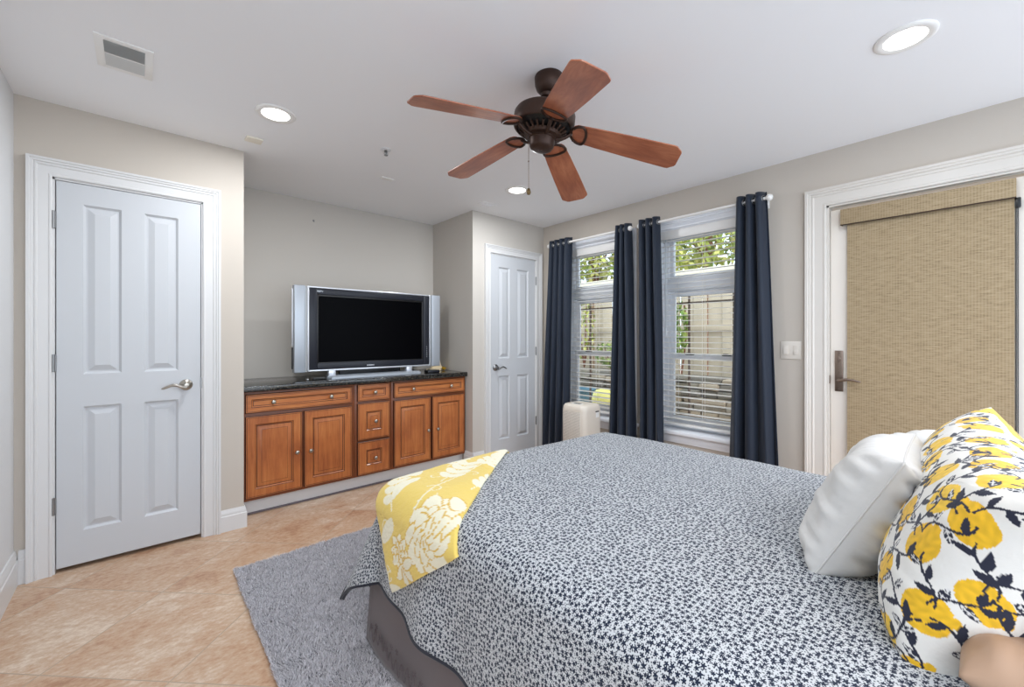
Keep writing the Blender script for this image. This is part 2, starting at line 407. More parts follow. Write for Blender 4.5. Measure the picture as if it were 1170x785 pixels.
b = nb()
fL = lambda s, n, z: Vector((LX + n, s, z))
tall = [(z * 1.25, n) for z, n in BASEP]
baseboard(b, fL, RY, DY - 0.001, tall); struct('baseboard_left', b, M_WHITE)
b = nb(); f = wallY(DY)
baseboard(b, f, LX + 0.016, D1[0] - 0.085, tall); baseboard(b, f, D1[1] + 0.084, AX0, m1=1.0)
fa = lambda s, n, z: Vector((AX0 + n, s, z))
baseboard(b, fa, DY, DY + 0.15, m0=1.0); struct('baseboard_door_side', b, M_WHITE)
b = nb(); f = wallY(DY2); baseboard(b, f, AX1, D2[0] - 0.078)
fb = lambda s, n, z: Vector((AX1 - n, s, z))
baseboard(b, fb, DY2, DY2 + 0.12, m0=1.0); struct('baseboard_closet', b, M_WHITE)
b = nb(); f = wallX(WX); baseboard(b, f, PD[1] + 0.115, DY2); struct('baseboard_window_side', b, M_WHITE)

# casings
def jamb(b, f, s0, s1, zt, d=0.12, t=0.012):
    box(b, (s0 - 0.0, -d, 0), (s0 + t, -0.0005, zt), f=f); box(b, (s1 - t, -d, 0), (s1, -0.0005, zt), f=f); box(b, (s0, -d, zt - t), (s1, -0.0005, zt), f=f)
b = nb(); f = wallY(DY); casing(b, f, D1[0] + 0.004, D1[1] - 0.004, D1[2] - 0.002, case_scaled(0.090)); jamb(b, f, *D1); struct('trim_1', b, M_WHITE, 25)
b = nb(); f = wallY(DY2); casing(b, f, D2[0] + 0.004, D2[1] - 0.004, D2[2] - 0.002, case_scaled(0.078) ); jamb(b, f, *D2); struct('trim_2', b, M_WHITE, 25)
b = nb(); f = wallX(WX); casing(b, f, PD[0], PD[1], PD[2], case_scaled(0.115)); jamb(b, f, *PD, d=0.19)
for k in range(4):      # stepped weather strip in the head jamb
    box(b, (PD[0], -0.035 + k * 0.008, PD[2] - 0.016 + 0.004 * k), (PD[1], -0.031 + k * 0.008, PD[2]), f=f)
struct('trim_3', b, mat('warm_lit_trim', (212, 206, 198), 0.38, spec=0.45), 25)  # trim tinted cream: the beige light it picks up is in the colour
for i, (y0, y1) in enumerate((W1, W2)):
    b = nb(); f = wallX(WX); casing(b, f, y0, y1, WZ[1], case_scaled(0.075), WZ[0])
    box(b, (y0 - 0.10, -0.10, WZ[0] - 0.028), (y1 + 0.10, 0.045, WZ[0] + 0.004), 0.006, f=f)
    box(b, (y0 - 0.08, 0, WZ[0] - 0.10), (y1 + 0.08, 0.012, WZ[0] - 0.028), 0.003, f=f)
    box(b, (y0 - 0.002, -0.10, WZ[0]), (y0 + 0.006, -0.001, WZ[1] - 0.001), f=f); box(b, (y1 - 0.006, -0.10, WZ[0]), (y1 + 0.002, -0.001, WZ[1] - 0.001), f=f); box(b, (y0, -0.10, WZ[1] - 0.006), (y1, -0.001, WZ[1] + 0.002), f=f)
    struct('trim_%d' % (4 + i), b, M_VINYL, 25)

# ------------------------------------------------------------------ interior doors
DR = [(0.011, -0.012, 0), (0.018, -0.012, 0), (0.046, -0.001, 0), (0.049, -0.001, 0)]
def lever(parent, f, s, z, direction, name='lever_handle', m=M_NICKEL, n0=0.0):
    """round rose with a wavy lever"""
    b = nb(); d = direction
    c = f(s, n0, z); nrm = (f(s, 1, z) - f(s, 0, z))
    lathe(b, [(0.033, 0), (0.033, 0.004), (0.029, 0.010), (0.016, 0.013), (0.012, 0.016), (0.012, 0.045), (0.0, 0.047)], axisM(c, nrm), 28)
    pts = [f(s + d * t, n0 + 0.043 + 0.006 * math.sin(t * 30), z + 0.010 * math.sin((t - 0.03) * 52) - 0.004) for t in np.linspace(0, 0.115, 14)]
    tube(b, pts, [0.0095] * 4 + [0.0085] * 4 + [0.0072] * 4 + [0.006, 0.004], 10)
    return obj(name, b, m, parent, 60)
def hinge(parent, f, s, z, n0=0.0):
    b = nb()
    c = f(s, n0 + 0.007, z - 0.045)
    lathe(b, [(0.0065, 0), (0.0065, 0.09)], Matrix.Translation(c), 12)
    box(b, (s - 0.004, n0 - 0.004, z - 0.044), (s + 0.010, n0 + 0.0015, z + 0.044), f=f)
    for k in range(1, 5): lathe(b, [(0.0071, k * 0.018 - 0.001), (0.0071, k * 0.018 + 0.001)], Matrix.Translation(c), 12)
    return obj('hinge', b, M_STEEL, parent, 40)
d1 = empty('door_1', (-0.03, DY, 0), 'white four-panel door with wavy nickel lever left of the television cabinets', 'door', kind='structure')
f = wallY(DY); b = nb()
panel_slab(b, f, -0.330, 0.277, 0.022, 2.052, -0.040, -0.004,
           [(-0.231, -0.079, 1.035, 1.945), (0.016, 0.169, 1.035, 1.945), (-0.231, -0.079, 0.20, 0.862), (0.016, 0.169, 0.20, 0.862)], DR)
obj('door_leaf', b, M_DOOR, d1, 20)
lever(d1, f, 0.206, 0.946, -1, n0=-0.004)
for z in (1.844, 1.099, 0.355): hinge(d1, f, -0.338, z)
b = nb(); box(b, (0.2775, -0.02, 0.92), (0.283, 0.0, 0.985), f=f); obj('strike_plate', b, M_STEEL, d1)
d2 = empty('door_2', (2.88, DY2, 0), 'narrow white four-panel door in the corner beside the window', 'door', kind='structure')
f = wallY(DY2); b = nb()
panel_slab(b, f, 2.578, 3.200, 0.02, 2.060, -0.040, -0.004,
           [(2.687, 2.836, 1.022, 1.942), (2.936, 3.100, 1.022, 1.942), (2.687, 2.836, 0.205, 0.846), (2.936, 3.100, 0.205, 0.846)], DR)
obj('door_leaf', b, M_DOOR, d2, 20)
lever(d2, f, 2.645, 0.934, 1, m=M_STEEL, n0=-0.004)
for z in (1.845, 1.088, 0.337): hinge(d2, f, 3.206, z)

# ------------------------------------------------------------------ patio door
d3 = empty('door_3', (WX, 0.225, 0), 'cream patio door behind the woven roller shade', 'door', kind='structure')
f = wallX(WX); b = nb()
def frame(b, f, s0, s1, z0, z1, n0, n1, ws, wb, wt, bev=0.003):
    box(b, (s0, n0, z0), (s0 + ws, n1, z1), bev, f=f); box(b, (s1 - ws, n0, z0), (s1, n1, z1), bev, f=f)
    box(b, (s0 + ws, n0, z0), (s1 - ws, n1, z0 + wb), bev, f=f); box(b, (s0 + ws, n0, z1 - wt), (s1 - ws, n1, z1), bev, f=f)
frame(b, f, -0.212, 0.661, 0.015, 2.055, -0.078, -0.035, 0.105, 0.22, 0.11); obj('door_leaf', b, M_CREAM, d3)
b = nb(); box(b, (-0.108, -0.060, 0.23), (0.557, -0.054, 1.947), f=f); obj('glass_pane', b, M_GLASS, d3)
b = nb(); box(b, (0.594, -0.035, 0.885), (0.638, -0.027, 1.148), 0.004, f=f)
for z in (0.90, 1.015, 1.133): lathe(b, [(0.005, 0), (0.004, 0.003), (0, 0.003)], axisM(f(0.616, -0.027, z), (-1, 0, 0)), 10)
hp = obj('handle_plate', b, M_PEWTER, d3)
b = nb(); lathe(b, [(0.012, 0), (0.012, 0.006), (0.008, 0.04), (0, 0.042)], axisM(f(0.616, -0.027, 0.955), (-1, 0, 0)), 16)
tube(b, [f(0.616 - t, 0.013 + 0.004 * math.sin(t * 28), 0.955 + 0.012 * math.sin(t * 27)) for t in np.linspace(0, 0.115, 12)], [0.009] * 6 + [0.0075] * 4 + [0.006, 0.004], 10)
obj('lever', b, M_PEWTER, hp, 60)
b = nb(); lathe(b, [(0.011, 0), (0.011, 0.004), (0.006, 0.006), (0, 0.006)], axisM(f(0.616, -0.027, 1.095), (-1, 0, 0)), 16)
box(b, (0.612, -0.022, 1.078), (0.620, -0.006, 1.112), 0.002, f=f); obj('thumb_turn', b, M_PEWTER, hp, 40)
b = nb(); box(b, (0.6615, -0.03, 0.935), (0.666, -0.008, 0.985), f=f); obj('strike_plate', b, M_PEWTER, d3)

# ------------------------------------------------------------------ windows
def window(name, y0, y1, label):
    wz0, wz1 = WZ
    r = empty(name, (WX + 0.12, (y0 + y1) / 2, wz0), label, 'window', kind='structure')
    f = wallX(WX)
    b = nb(); frame(b, f, y0, y1, wz0, wz1, -0.19, -0.10, 0.045, 0.045, 0.045)
    box(b, (y0 + 0.045, -0.185, 1.63), (y1 - 0.045, -0.095, 1.735), 0.004, f=f)
    box(b, (y0 + 0.045, -0.10, 1.655), (y1 - 0.045, -0.088, 1.71), 0.004, f=f)
    obj('window_frame', b, M_VINYL, r)
    b = nb(); frame(b, f, y0 + 0.045, y1 - 0.045, 1.735, wz1 - 0.045, -0.165, -0.13, 0.03, 0.03, 0.03); obj('transom_sash', b, M_VINYL, r)
    b = nb(); frame(b, f, y0 + 0.045, y1 - 0.045, 1.05, 1.63, -0.175, -0.145, 0.035, 0.04, 0.045); us = obj('upper_sash', b, M_VINYL, r)
    b = nb(); frame(b, f, y0 + 0.045, y1 - 0.045, wz0 + 0.045, 1.085, -0.143, -0.108, 0.04, 0.06, 0.04); ls = obj('lower_sash', b, M_VINYL, r)
    for y in (y0 + 0.22, y1 - 0.22):
        b = nb(); box(b, (y - 0.035, -0.14, 1.085), (y + 0.035, -0.112, 1.097), 0.004, f=f); box(b, (y - 0.01, -0.135, 1.095), (y + 0.03, -0.12, 1.105), 0.003, f=f)
        obj('sash_lock', b, M_DARK, ls)
    b = nb()
    for z0, z1, n in ((1.765, wz1 - 0.075, -0.148), (1.09, 1.585, -0.160), (wz0 + 0.105, 1.045, -0.126)):
        box(b, (y0 + 0.075, n - 0.002, z0), (y1 - 0.075, n + 0.002, z1), f=f)
    obj('glass_pane', b, M_GLASS, r)
window('window_1', *W1, 'white double-hung window with transom nearest the corner')
window('window_2', *W2, 'white double-hung window with transom nearer the patio door')

# ------------------------------------------------------------------ venetian blinds
def blind(y0, y1, label):
    r = empty('venetian_blind', (WX + 0.05, (y0 + y1) / 2, WZ[1]), label, 'blind', 'venetian blinds in the two windows')
    f = wallX(WX); y0 += 0.008; y1 -= 0.008
    b = nb(); box(b, (y0, -0.075, 2.085), (y1, -0.025, 2.138), 0.003, f=f); obj('headrail', b, M_PLAST, r)
    b = nb(); box(b, (y0 - 0.004, -0.022, 2.062), (y1 + 0.004, -0.010, 2.138), 0.004, f=f); obj('valance', b, M_PLAST, r)
    b = nb(); z = 2.055; p = 0.0455; hw = 0.024
    while z > 0.535:
        tilt = -0.06
        A = []
        for t in (-1, -0.5, 0, 0.5, 1):
            n = -0.050 + t * hw * math.cos(tilt); zz = z + t * hw * math.sin(tilt) + 0.0022 * (1 - t * t)
            A.append([b.verts.new(f(y, n, zz + o)) for o in (0.0014, -0.0014) for y in (y0, y1)])
        for q, w_ in zip(A, A[1:]):
            b.faces.new([q[0], q[1], w_[1], w_[0]]); b.faces.new([q[2], q[3], w_[3], w_[2]])
        for q in (A[0], A[-1]): b.faces.new([q[0], q[1], q[3], q[2]])
        z -= p
    obj('slats', b, M_PLAST, r)
    b = nb(); box(b, (y0, -0.074, 0.495), (y1, -0.026, 0.516), 0.003, f=f); obj('bottom_rail', b, M_PLAST, r)
    for y in (y0 + 0.14, (y0 + y1) / 2, y1 - 0.14):
        b = nb()
        for n in (-0.0755, -0.0245): tube(b, [f(y, n, 0.515), f(y, n, 2.09)], 0.0011, 5)
        obj('ladder_cord', b, M_PLAST, r)
    b = nb(); tube(b, [f(y1 - 0.06, -0.008, 2.06), f(y1 - 0.062, -0.007, 1.30)], 0.0038, 8); lathe(b, [(0.005, 0), (0.006, 0.05), (0.004, 0.06)], Matrix.Translation(f(y1 - 0.062, -0.007, 1.25)), 8)
    obj('tilt_wand', b, mat('clear_wand', (215, 220, 225), 0.2), r)
blind(*W1, 'white slatted blind in the corner window behind the air purifier')
blind(*W2, 'white slatted blind in the window nearer the patio door')

# ------------------------------------------------------------------ curtain rods and curtains
RX, RZ = WX - 0.11, 2.192
def rod(ya, yb, label):
    r = empty('curtain_rod', (RX, (ya + yb) / 2, RZ), label, 'curtain rod', 'white curtain rods above the windows')
    b = nb(); tube(b, [(RX, ya, RZ), (RX, yb, RZ)], 0.0105, 14); obj('pole', b, M_PLAST, r, 60)
    for y in (ya - 0.012, yb + 0.012):
        b = nb(); sphere(b, (RX, y, RZ), 0.023); obj('finial', b, M_PLAST, r, 180)
    for y in (ya + 0.03, yb - 0.03):
        b = nb(); tube(b, [(WX, y, RZ - 0.014), (RX - 0.004, y, RZ - 0.014)], 0.006, 8); box(b, (WX - 0.004, y - 0.012, RZ - 0.045), (WX, y + 0.012, RZ + 0.015)); tube(b, [(RX + 0.013 * math.cos(a), y, RZ + 0.013 * math.sin(a)) for a in np.linspace(PI, 2 * PI, 9)], 0.003, 6)
        obj('bracket', b, M_PLAST, r)
rod(2.075, 3.025, 'white curtain rod over the corner window')
rod(0.985, 1.955, 'white curtain rod over the window nearer the patio door')
def curtain(t0, t1, b0, b1, waves, ph, label, amp=0.034, zb=0.02):
    """folded grommet panel: top spans y t0..t1, bottom y b0..b1"""
    r = empty('curtain', (RX, (t0 + t1) / 2, zb), label, 'curtain', 'navy grommet curtains on the two rods')
    NU, NV = 28 * waves, 48; zt = RZ + 0.047
    vs = np.zeros((NV + 1, NU + 1, 3))
    for j in range(NV + 1):
        v = j / NV; z = zt + (zb - zt) * v
        for i in range(NU + 1):
            u = i / NU
            ease = v ** 0.85
            y = (t0 + (t1 - t0) * u) * (1 - ease) + (b0 + (b1 - b0) * u) * ease
            a = u * waves * 2 * PI + ph
            A = amp * (1 - 0.10 * v + 0.12 * math.sin(7 * v + i * 0.03))
            x = RX + A * math.sin(a) + 0.25 * A * v * math.sin(a * 2 + 1.3 + 2 * v)
            y += 0.010 * math.cos(a) * (1 if 0 < i < NU else 0) + 0.006 * v * math.sin(a * 1.5 + 4 * v)
            x = min(x, WX - 0.018)
            zz = z + 0.003 * math.sin(a) * (j == 0)
            vs[j, i] = (x, y, zz)
    idx = np.arange((NV + 1) * (NU + 1)).reshape(NV + 1, NU + 1)
    fs = np.stack([idx[:-1, :-1], idx[:-1, 1:], idx[1:, 1:], idx[1:, :-1]], -1).reshape(-1, 4)
    me = bpy.data.meshes.new('fabric'); me.from_pydata(vs.reshape(-1, 3).tolist(), [], fs.tolist()); me.update()
    c = link('fabric', me, M_NAVY, r, 180)
    s = c.modifiers.new('thick', 'SOLIDIFY'); s.thickness = 0.003; s.offset = 0
    # grommets where the folded cloth crosses the rod line
    k0 = math.ceil(ph / PI)
    k = 0
    while True:
        u = ((k + k0) * PI - ph) / (waves * 2 * PI); k += 1
        if u > 0.985: break
        if u < 0.015: continue
        y = t0 + (t1 - t0) * u; a = u * waves * 2 * PI + ph
        dx = amp * math.cos(a) * waves * 2 * PI / (t1 - t0); dy = 1.0
        tdir = Vector((dx, dy, 0)).normalized(); nrm = Vector((-tdir.y, tdir.x, 0))
        b = nb(); R_ = 0.021; up = Vector((0, 0, 1))
        cen = Vector((RX, y + 0.010 * math.cos(a), RZ))
        tube(b, [cen + tdir * R_ * math.cos(q) + up * R_ * math.sin(q) for q in np.linspace(0, 2 * PI, 24, endpoint=False)], 0.0042, 8, closed=True, up=None)
        obj('grommet', b, M_STEEL, r, 180)
    return r
curtain(2.735, 3.015, 2.765, 3.135, 4, 0.4, 'navy curtain panel in the room corner beside the narrow door')
curtain(2.062, 2.200, 2.005, 2.30, 3, 0.9, 'navy curtain panel right of the corner window, hanging from its rod end', amp=0.036)
curtain(1.795, 1.985, 1.755, 1.985, 3, 2.4, 'navy curtain panel left of the window nearer the patio door', amp=0.036)
curtain(0.995, 1.178, 0.915, 1.232, 3, 0.6, 'navy curtain panel beside the light switch', amp=0.036)

# ------------------------------------------------------------------ roller shade
rs = empty('roller_shade', (WX - 0.01, 0.24, 2.0), 'tan woven roller shade pulled down over the patio door', 'roller shade')
f = wallX(WX)
b = nb()
box(b, (-0.112, 0.008, 1.945), (0.602, 0.014, 2.042), 0.002, f=f); box(b, (-0.112, -0.034, 2.036), (0.602, 0.008, 2.042), f=f)
for y in (-0.112, 0.597): box(b, (y, -0.034, 1.945), (y + 0.005, 0.008, 2.036), f=f)
obj('valance', b, M_WEAVE, rs)
b = nb(); box(b, (-0.112, 0.003, 1.941), (0.602, 0.0145, 1.9455), 0.001, f=f); obj('valance_edging', b, M_BRONZE, rs)
b = nb(); box(b, (-0.1065, -0.0125, 0.06), (0.571, -0.0110, 2.03), f=f); obj('shade_cloth', b, M_WEAVE, rs)
b = nb(); box(b, (-0.100, -0.016, 0.045), (0.571, -0.008, 0.068), 0.003, f=f); obj('hem_bar', b, M_WEAVE, rs)
b = nb(); tube(b, [f(-0.105, -0.012, 1.99), f(0.59, -0.012, 1.99)], 0.019, 16); obj('roller_tube', b, M_STEEL, rs)
b = nb(); box(b, (-0.128, -0.034, 1.895), (-0.108, -0.004, 1.945), 0.004, f=f); obj('chain_bracket', b, M_BLACK, rs)
b = nb(); tube(b, [f(-0.112, -0.02, 1.90), f(-0.112, -0.02, 0.70)], 0.0028, 6); tube(b, [f(-0.118, -0.02, 1.90), f(-0.118, -0.02, 0.70)], 0.0022, 6)
tube(b, [f(-0.115 + 0.003 * math.cos(a), -0.02, 0.70 + 0.004 * math.sin(a)) for a in np.linspace(PI, 2 * PI, 6)], 0.0022, 6)
obj('pull_chain', b, M_BLACK, rs)

# ------------------------------------------------------------------ light switch
ls = empty('light_switch', (WX, 0.873, 1.145), 'white double rocker light switch between the curtain and the patio door', 'light switch')
b = nb(); box(b, (0.812, 0, 1.083), (0.934, 0.006, 1.207), 0.004, f=f); obj('wall_plate', b, mat('light_almond_plastic', (220, 212, 201), 0.4), ls)
for y in (0.843, 0.903):
    b = nb(); box(b, (y - 0.017, 0.004, 1.112), (y + 0.017, 0.0085, 1.178), 0.002, f=f);
    box(b, (y - 0.014, 0.006, 1.116), (y + 0.014, 0.011, 1.145), 0.002, f=f); obj('rocker', b, MATS['light_almond_plastic'], ls)

# ------------------------------------------------------------------ base cabinets, worktop, plinth
CF = 3.345            # face frame front
f = wallY(CF)
CR = [(0.003, -0.004, 1), (0.009, -0.008, 0), (0.014, -0.008, 1), (0.038, -0.001, 0), (0.040, -0.001, 1)]
DRW = [(0.004, -0.005, 1), (0.010, -0.008, 0), (0.014, -0.008, 1)]
def knob(parent, s, z):
    b = nb(); lathe(b, [(0.006, 0), (0.0055, 0.010), (0.013, 0.015), (0.0155, 0.021), (0.0125, 0.027), (0.006, 0.029), (0, 0.029)], axisM(f(s, 0.020, z), (0, -1, 0)), 20)
    obj('knob', b, M_NICKEL, parent, 60)
def leaf(parent, name, s0, s1, z0, z1, kn, fr=0.058, rings=CR):
    b = nb()
    panel_slab(b, f, s0, s1, z0, z1, 0.001, 0.020, [(s0 + fr, s1 - fr, z0 + fr, z1 - fr)], rings, 0.004, 1)
    # scribed glaze line just inside the door edge
    e = 0.009; g_ = 0.003
    for a0, a1, c0, c1 in ((s0 + e, s1 - e, z0 + e, z0 + e + g_), (s0 + e, s1 - e, z1 - e - g_, z1 - e), (s0 + e, s0 + e + g_, z0 + e, z1 - e), (s1 - e - g_, s1 - e, z0 + e, z1 - e)):
        box(b, (a0, 0.0195, c0), (a1, 0.0204, c1), mi=1, f=f)
    o = obj(name, b, [M_MAPLE if z1 - z0 > 0.2 else M_MAPLEH, M_GLAZE], parent, 20)
    for k in kn: knob(o, *k)
def cabinet(s0, s1, label):
    r = empty('base_cabinet', ((s0 + s1) / 2, CF, 0.105), label, 'cabinet', 'base cabinets under the granite top')
    b = nb(); box(b, (s0, CF, 0.108), (s1, BY - 0.005, 0.858), 0.001); obj('carcass', b, mat('gap_dark_maple', (124, 66, 34), 0.4), r)  # carcass colour darkened to deepen the shade in gaps between the fronts
    return r
c = cabinet(0.506, 1.279, 'brown cabinet with a wide drawer and two doors beside the white door wall')
leaf(c, 'drawer', 0.532, 1.255, 0.712, 0.842, [(0.699, 0.779), (1.092, 0.780)], 0.036, DRW)
leaf(c, 'door', 0.532, 0.889, 0.128, 0.690, [(0.852, 0.397)])
leaf(c, 'door', 0.903, 1.255, 0.128, 0.690, [(0.946, 0.393)])
c = cabinet(1.2815, 1.593, 'narrow brown cabinet with three stacked drawers in the middle of the row')
leaf(c, 'drawer', 1.300, 1.573, 0.716, 0.852, [(1.441, 0.783)], 0.036, DRW)
leaf(c, 'drawer', 1.300, 1.573, 0.402, 0.700, [(1.445, 0.546)], 0.07)
leaf(c, 'drawer', 1.300, 1.573, 0.122, 0.388, [(1.444, 0.246)], 0.07)
c = cabinet(1.5955, 2.358, 'brown cabinet with a wide drawer and two doors nearest the corner door')
leaf(c, 'drawer', 1.612, 2.338, 0.716, 0.846, [(1.788, 0.782), (2.179, 0.780)], 0.036, DRW)
leaf(c, 'door', 1.612, 1.966, 0.128, 0.694, [(1.937, 0.397)])
leaf(c, 'door', 1.984, 2.338, 0.128, 0.694, [(2.036, 0.396)])
b = nb(); box(b, (0.5045, 3.302, 0.860), (2.361, BY - 0.002, 0.9), 0.006, 3)
tag(obj('granite_countertop', b, M_GRANITE), 'polished dark granite worktop running over the three brown cabinets', 'countertop')
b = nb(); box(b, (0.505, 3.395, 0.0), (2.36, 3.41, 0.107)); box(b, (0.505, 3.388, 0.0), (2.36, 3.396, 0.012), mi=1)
o = obj('baseboard_cabinet', b, [M_WHITE, mat('grey_foot_strip', (120, 112, 116), 0.8)]); o['kind'] = 'structure'  # plain grey strip along the foot of the white board

# ------------------------------------------------------------------ television
tv = empty('television', (1.54, 3.60, 0.9), 'silver flat television with side speakers, standing on the granite worktop', 'television')
TY = 3.535; f = wallY(TY)
tx0, tx1, tz0, tz1 = 0.982, 2.084, 0.962, 1.640
b = nb(); frame(b, f, tx0, tx1, tz0, tz1, -0.06, 0.010, 0.012, 0.013, 0.012, 0.003); obj('silver_trim', b, M_SILVB, tv)
b = nb(); frame(b, f, tx0 + 0.012, tx1 - 0.012, tz0 + 0.013, tz1 - 0.012, -0.05, 0.004, 0.062, 0.052, 0.050, 0.004); bz = obj('bezel', b, M_BEZEL, tv)
b = nb(); frame(b, f, tx0 + 0.070, tx1 - 0.070, tz0 + 0.062, tz1 - 0.058, -0.045, -0.004, 0.016, 0.008, 0.018, 0.002); obj('inner_lip', b, M_BLACK, tv)
b = nb(); box(b, (tx0 + 0.08, -0.05, tz0 + 0.066), (tx1 - 0.08, -0.012, tz1 - 0.07), f=f); obj('screen', b, M_SCREEN, tv)
for s0, s1 in ((0.886, 0.968), (2.098, 2.192)):
    b = nb(); box(b, (s0, -0.055, 0.956), (s1, 0.006, 1.642), 0.006, 3, f=f); sp = obj('speaker', b, M_SILVER, tv)
    b = nb(); box(b, (s0 + (0.082 if s0 < 1 else -0.014), -0.05, 0.96), (s0 + (0.096 if s0 < 1 else 0.0), -0.004, 1.638), f=f); obj('speaker_bracket', b, M_STEEL, sp)
b = nb(); box(b, (1.00, -0.115, 1.0), (2.10, -0.055, 1.60), 0.02, 3, f=f); obj('back_shell', b, M_BEZEL, tv)
b = nb(); box(b, (0.879, -0.052, 1.16), (0.889, -0.030, 1.615), 0.003, f=f); obj('side_cover', b, M_SILVB, tv)
b = nb(); box(b, (0.879, -0.052, 0.985), (0.889, -0.030, 1.155), 0.003, f=f); obj('side_connector', b, M_BLACK, tv)
b = nb()
st = [(1.14, 0.092), (1.93, 0.092), (1.955, 0.05), (1.90, -0.16), (1.17, -0.16), (1.115, 0.05)]
A = [b.verts.new((x, TY - n, 0.9005)) for x, n in st]; B = [b.verts.new((x, TY - n, 0.914)) for x, n in st]
cx = 1.535; T = [b.verts.new((cx + (x - cx) * 0.965, TY - n * 0.86, 0.924)) for x, n in st]
for P_, Q_ in ((A, B), (B, T)):
    for i in range(6): b.faces.new([P_[i], P_[(i + 1) % 6], Q_[(i + 1) % 6], Q_[i]])
b.faces.new(A); b.faces.new(T); sb = obj('stand_base', b, M_SILVER, tv, 20)
for s in (1.17, 1.86):
    b = nb(); box(b, (s - 0.028, -0.03, 0.918), (s + 0.028, 0.012, 0.966), 0.006, f=f); obj('stand_foot', b, M_SILVB, tv)
b = nb(); box(b, (1.25, -0.09, 0.92), (1.80, -0.05, 1.02), 0.004, f=f); obj('stand_neck', b, M_BLACK, tv)
def text(body, size, f3, parent, m, name='lettering', ext=0.0004):
    cu = bpy.data.curves.new(name, 'FONT'); cu.body = body; cu.size = size; cu.extrude = ext; cu.align_x = 'CENTER'; cu.align_y = 'CENTER'
    o = bpy.data.objects.new(name, cu); COL.objects.link(o)
    dg = bpy.context.evaluated_depsgraph_get(); me = bpy.data.meshes.new_from_object(o.evaluated_get(dg))
    bpy.data.objects.remove(o); me.transform(f3); return link(name, me, m, parent, 0)
RX90 = Matrix.Rotation(PI / 2, 4, 'X')
text('HDTV', 0.018, Matrix.Translation((1.076, TY - 0.0045, 1.603)) @ RX90, bz, M_SILVB)
# the small maker's mark is illegible in the photograph: a short row of raised bars
b = nb()
for k in range(7): box(b, (1.462 + k * 0.0095, 0.003, 0.990), (1.468 + k * 0.0095, 0.0048, 0.999), f=f)
obj('maker_mark', b, M_SILVB, bz)
b = nb()
for k in range(6): lathe(b, [(0.004, 0), (0.003, 0.003), (0, 0.003)], axisM(f(2.046, 0.003, 1.05 + k * 0.019), (0, -1, 0)), 10)
obj('control_buttons', b, M_SILVB, bz)

# small things on the worktop
b = nb()
A = [b.verts.new(p) for p in ((2.135, 3.70, 0.9005), (2.325, 3.76, 0.9005), (2.305, 3.80, 0.9005), (2.115, 3.74, 0.9005))]
B = [b.verts.new(p) for p in ((2.135, 3.70, 0.925), (2.325, 3.76, 0.925), (2.305, 3.80, 0.925), (2.115, 3.74, 0.925))]
for i in range(4): b.faces.new([A[i], A[(i + 1) % 4], B[(i + 1) % 4], B[i]])
b.faces.new(A); b.faces.new(B)
sl = empty('sail_ornament', (2.22, 3.75, 0.9), 'small cream sail-shaped ornament behind the right speaker', 'ornament')
bmesh.ops.translate(b, verts=b.verts[:], vec=(0.012, -0.06, 0))
obj('hull', b, mat('cream_resin', (232, 214, 180), 0.6), sl)
b = nb()
pl = [(2.150, 0.925), (2.325, 0.925), (2.310, 0.955), (2.292, 1.000), (2.288, 1.014), (2.272, 1.014), (2.235, 0.960)]
fs = lambda s, n, z: Vector((s + 0.005, 3.69 + (s - 2.22) * 0.3 - n, z))
prism(b, pl, -0.008, 0.008, fs); obj('sail', b, MATS['cream_resin'], sl, 20)
b = nb()
for k in range(26):
    a = random.uniform(0, 2 * PI); e = random.uniform(0.1, 1.3); r_ = 0.028
    d = Vector((math.cos(a) * math.cos(e), math.sin(a) * math.cos(e), math.sin(e)))
    c0 = Vector((2.320, 3.665, 0.912)); tube(b, [c0, c0 + d * r_ * 0.6, c0 + d * r_], [0.002, 0.005, 0.001], 5)
sphere(b, (2.320, 3.665, 0.911), 0.012, sc=(1, 1, 0.9), u=10, v=6)
tag(obj('pompon_flower', b, mat('mustard_petals', (190, 150, 30), 0.8)), 'tiny mustard yellow pompon lying beside the cream ornament', 'ornament')
b = nb(); box(b, (2.00, 3.43, 0.9005), (2.13, 3.50, 0.926), 0.006); bx_ = empty('media_box', (2.065, 3.47, 0.9), 'small black media box lying right of the television stand', 'media box')
obj('case', b, M_BLACK, bx_)
b = nb(); box(b, (2.008, 3.4285, 0.906), (2.122, 3.4305, 0.919), 0.001); obj('front_panel', b, M_BEZEL, bx_)
rc = empty('remote_control', (1.06, 3.47, 0.9), 'slim dark remote control lying left of the television stand', 'remote control')
b = nb(); box(b, (1.0, 3.455, 0.9005), (1.105, 3.49, 0.916), 0.006, 3); obj('case', b, M_BLACK, rc)
b = nb()
for k in range(6): box(b, (1.012 + k * 0.014, 3.465, 0.915), (1.021 + k * 0.014, 3.480, 0.9185), 0.001)
obj('keypad', b, M_STEEL, rc)
b = nb(); lathe(b, [(0.012, 0), (0.014, 0.003), (0.014, 0.009), (0.010, 0.013), (0, 0.014)], Matrix.Translation((0.965, 3.47, 0.9005)), 18)
tag(obj('cord_button', b, M_STEEL, None, 50), 'tiny round silver puck on the granite under the left speaker', 'puck')

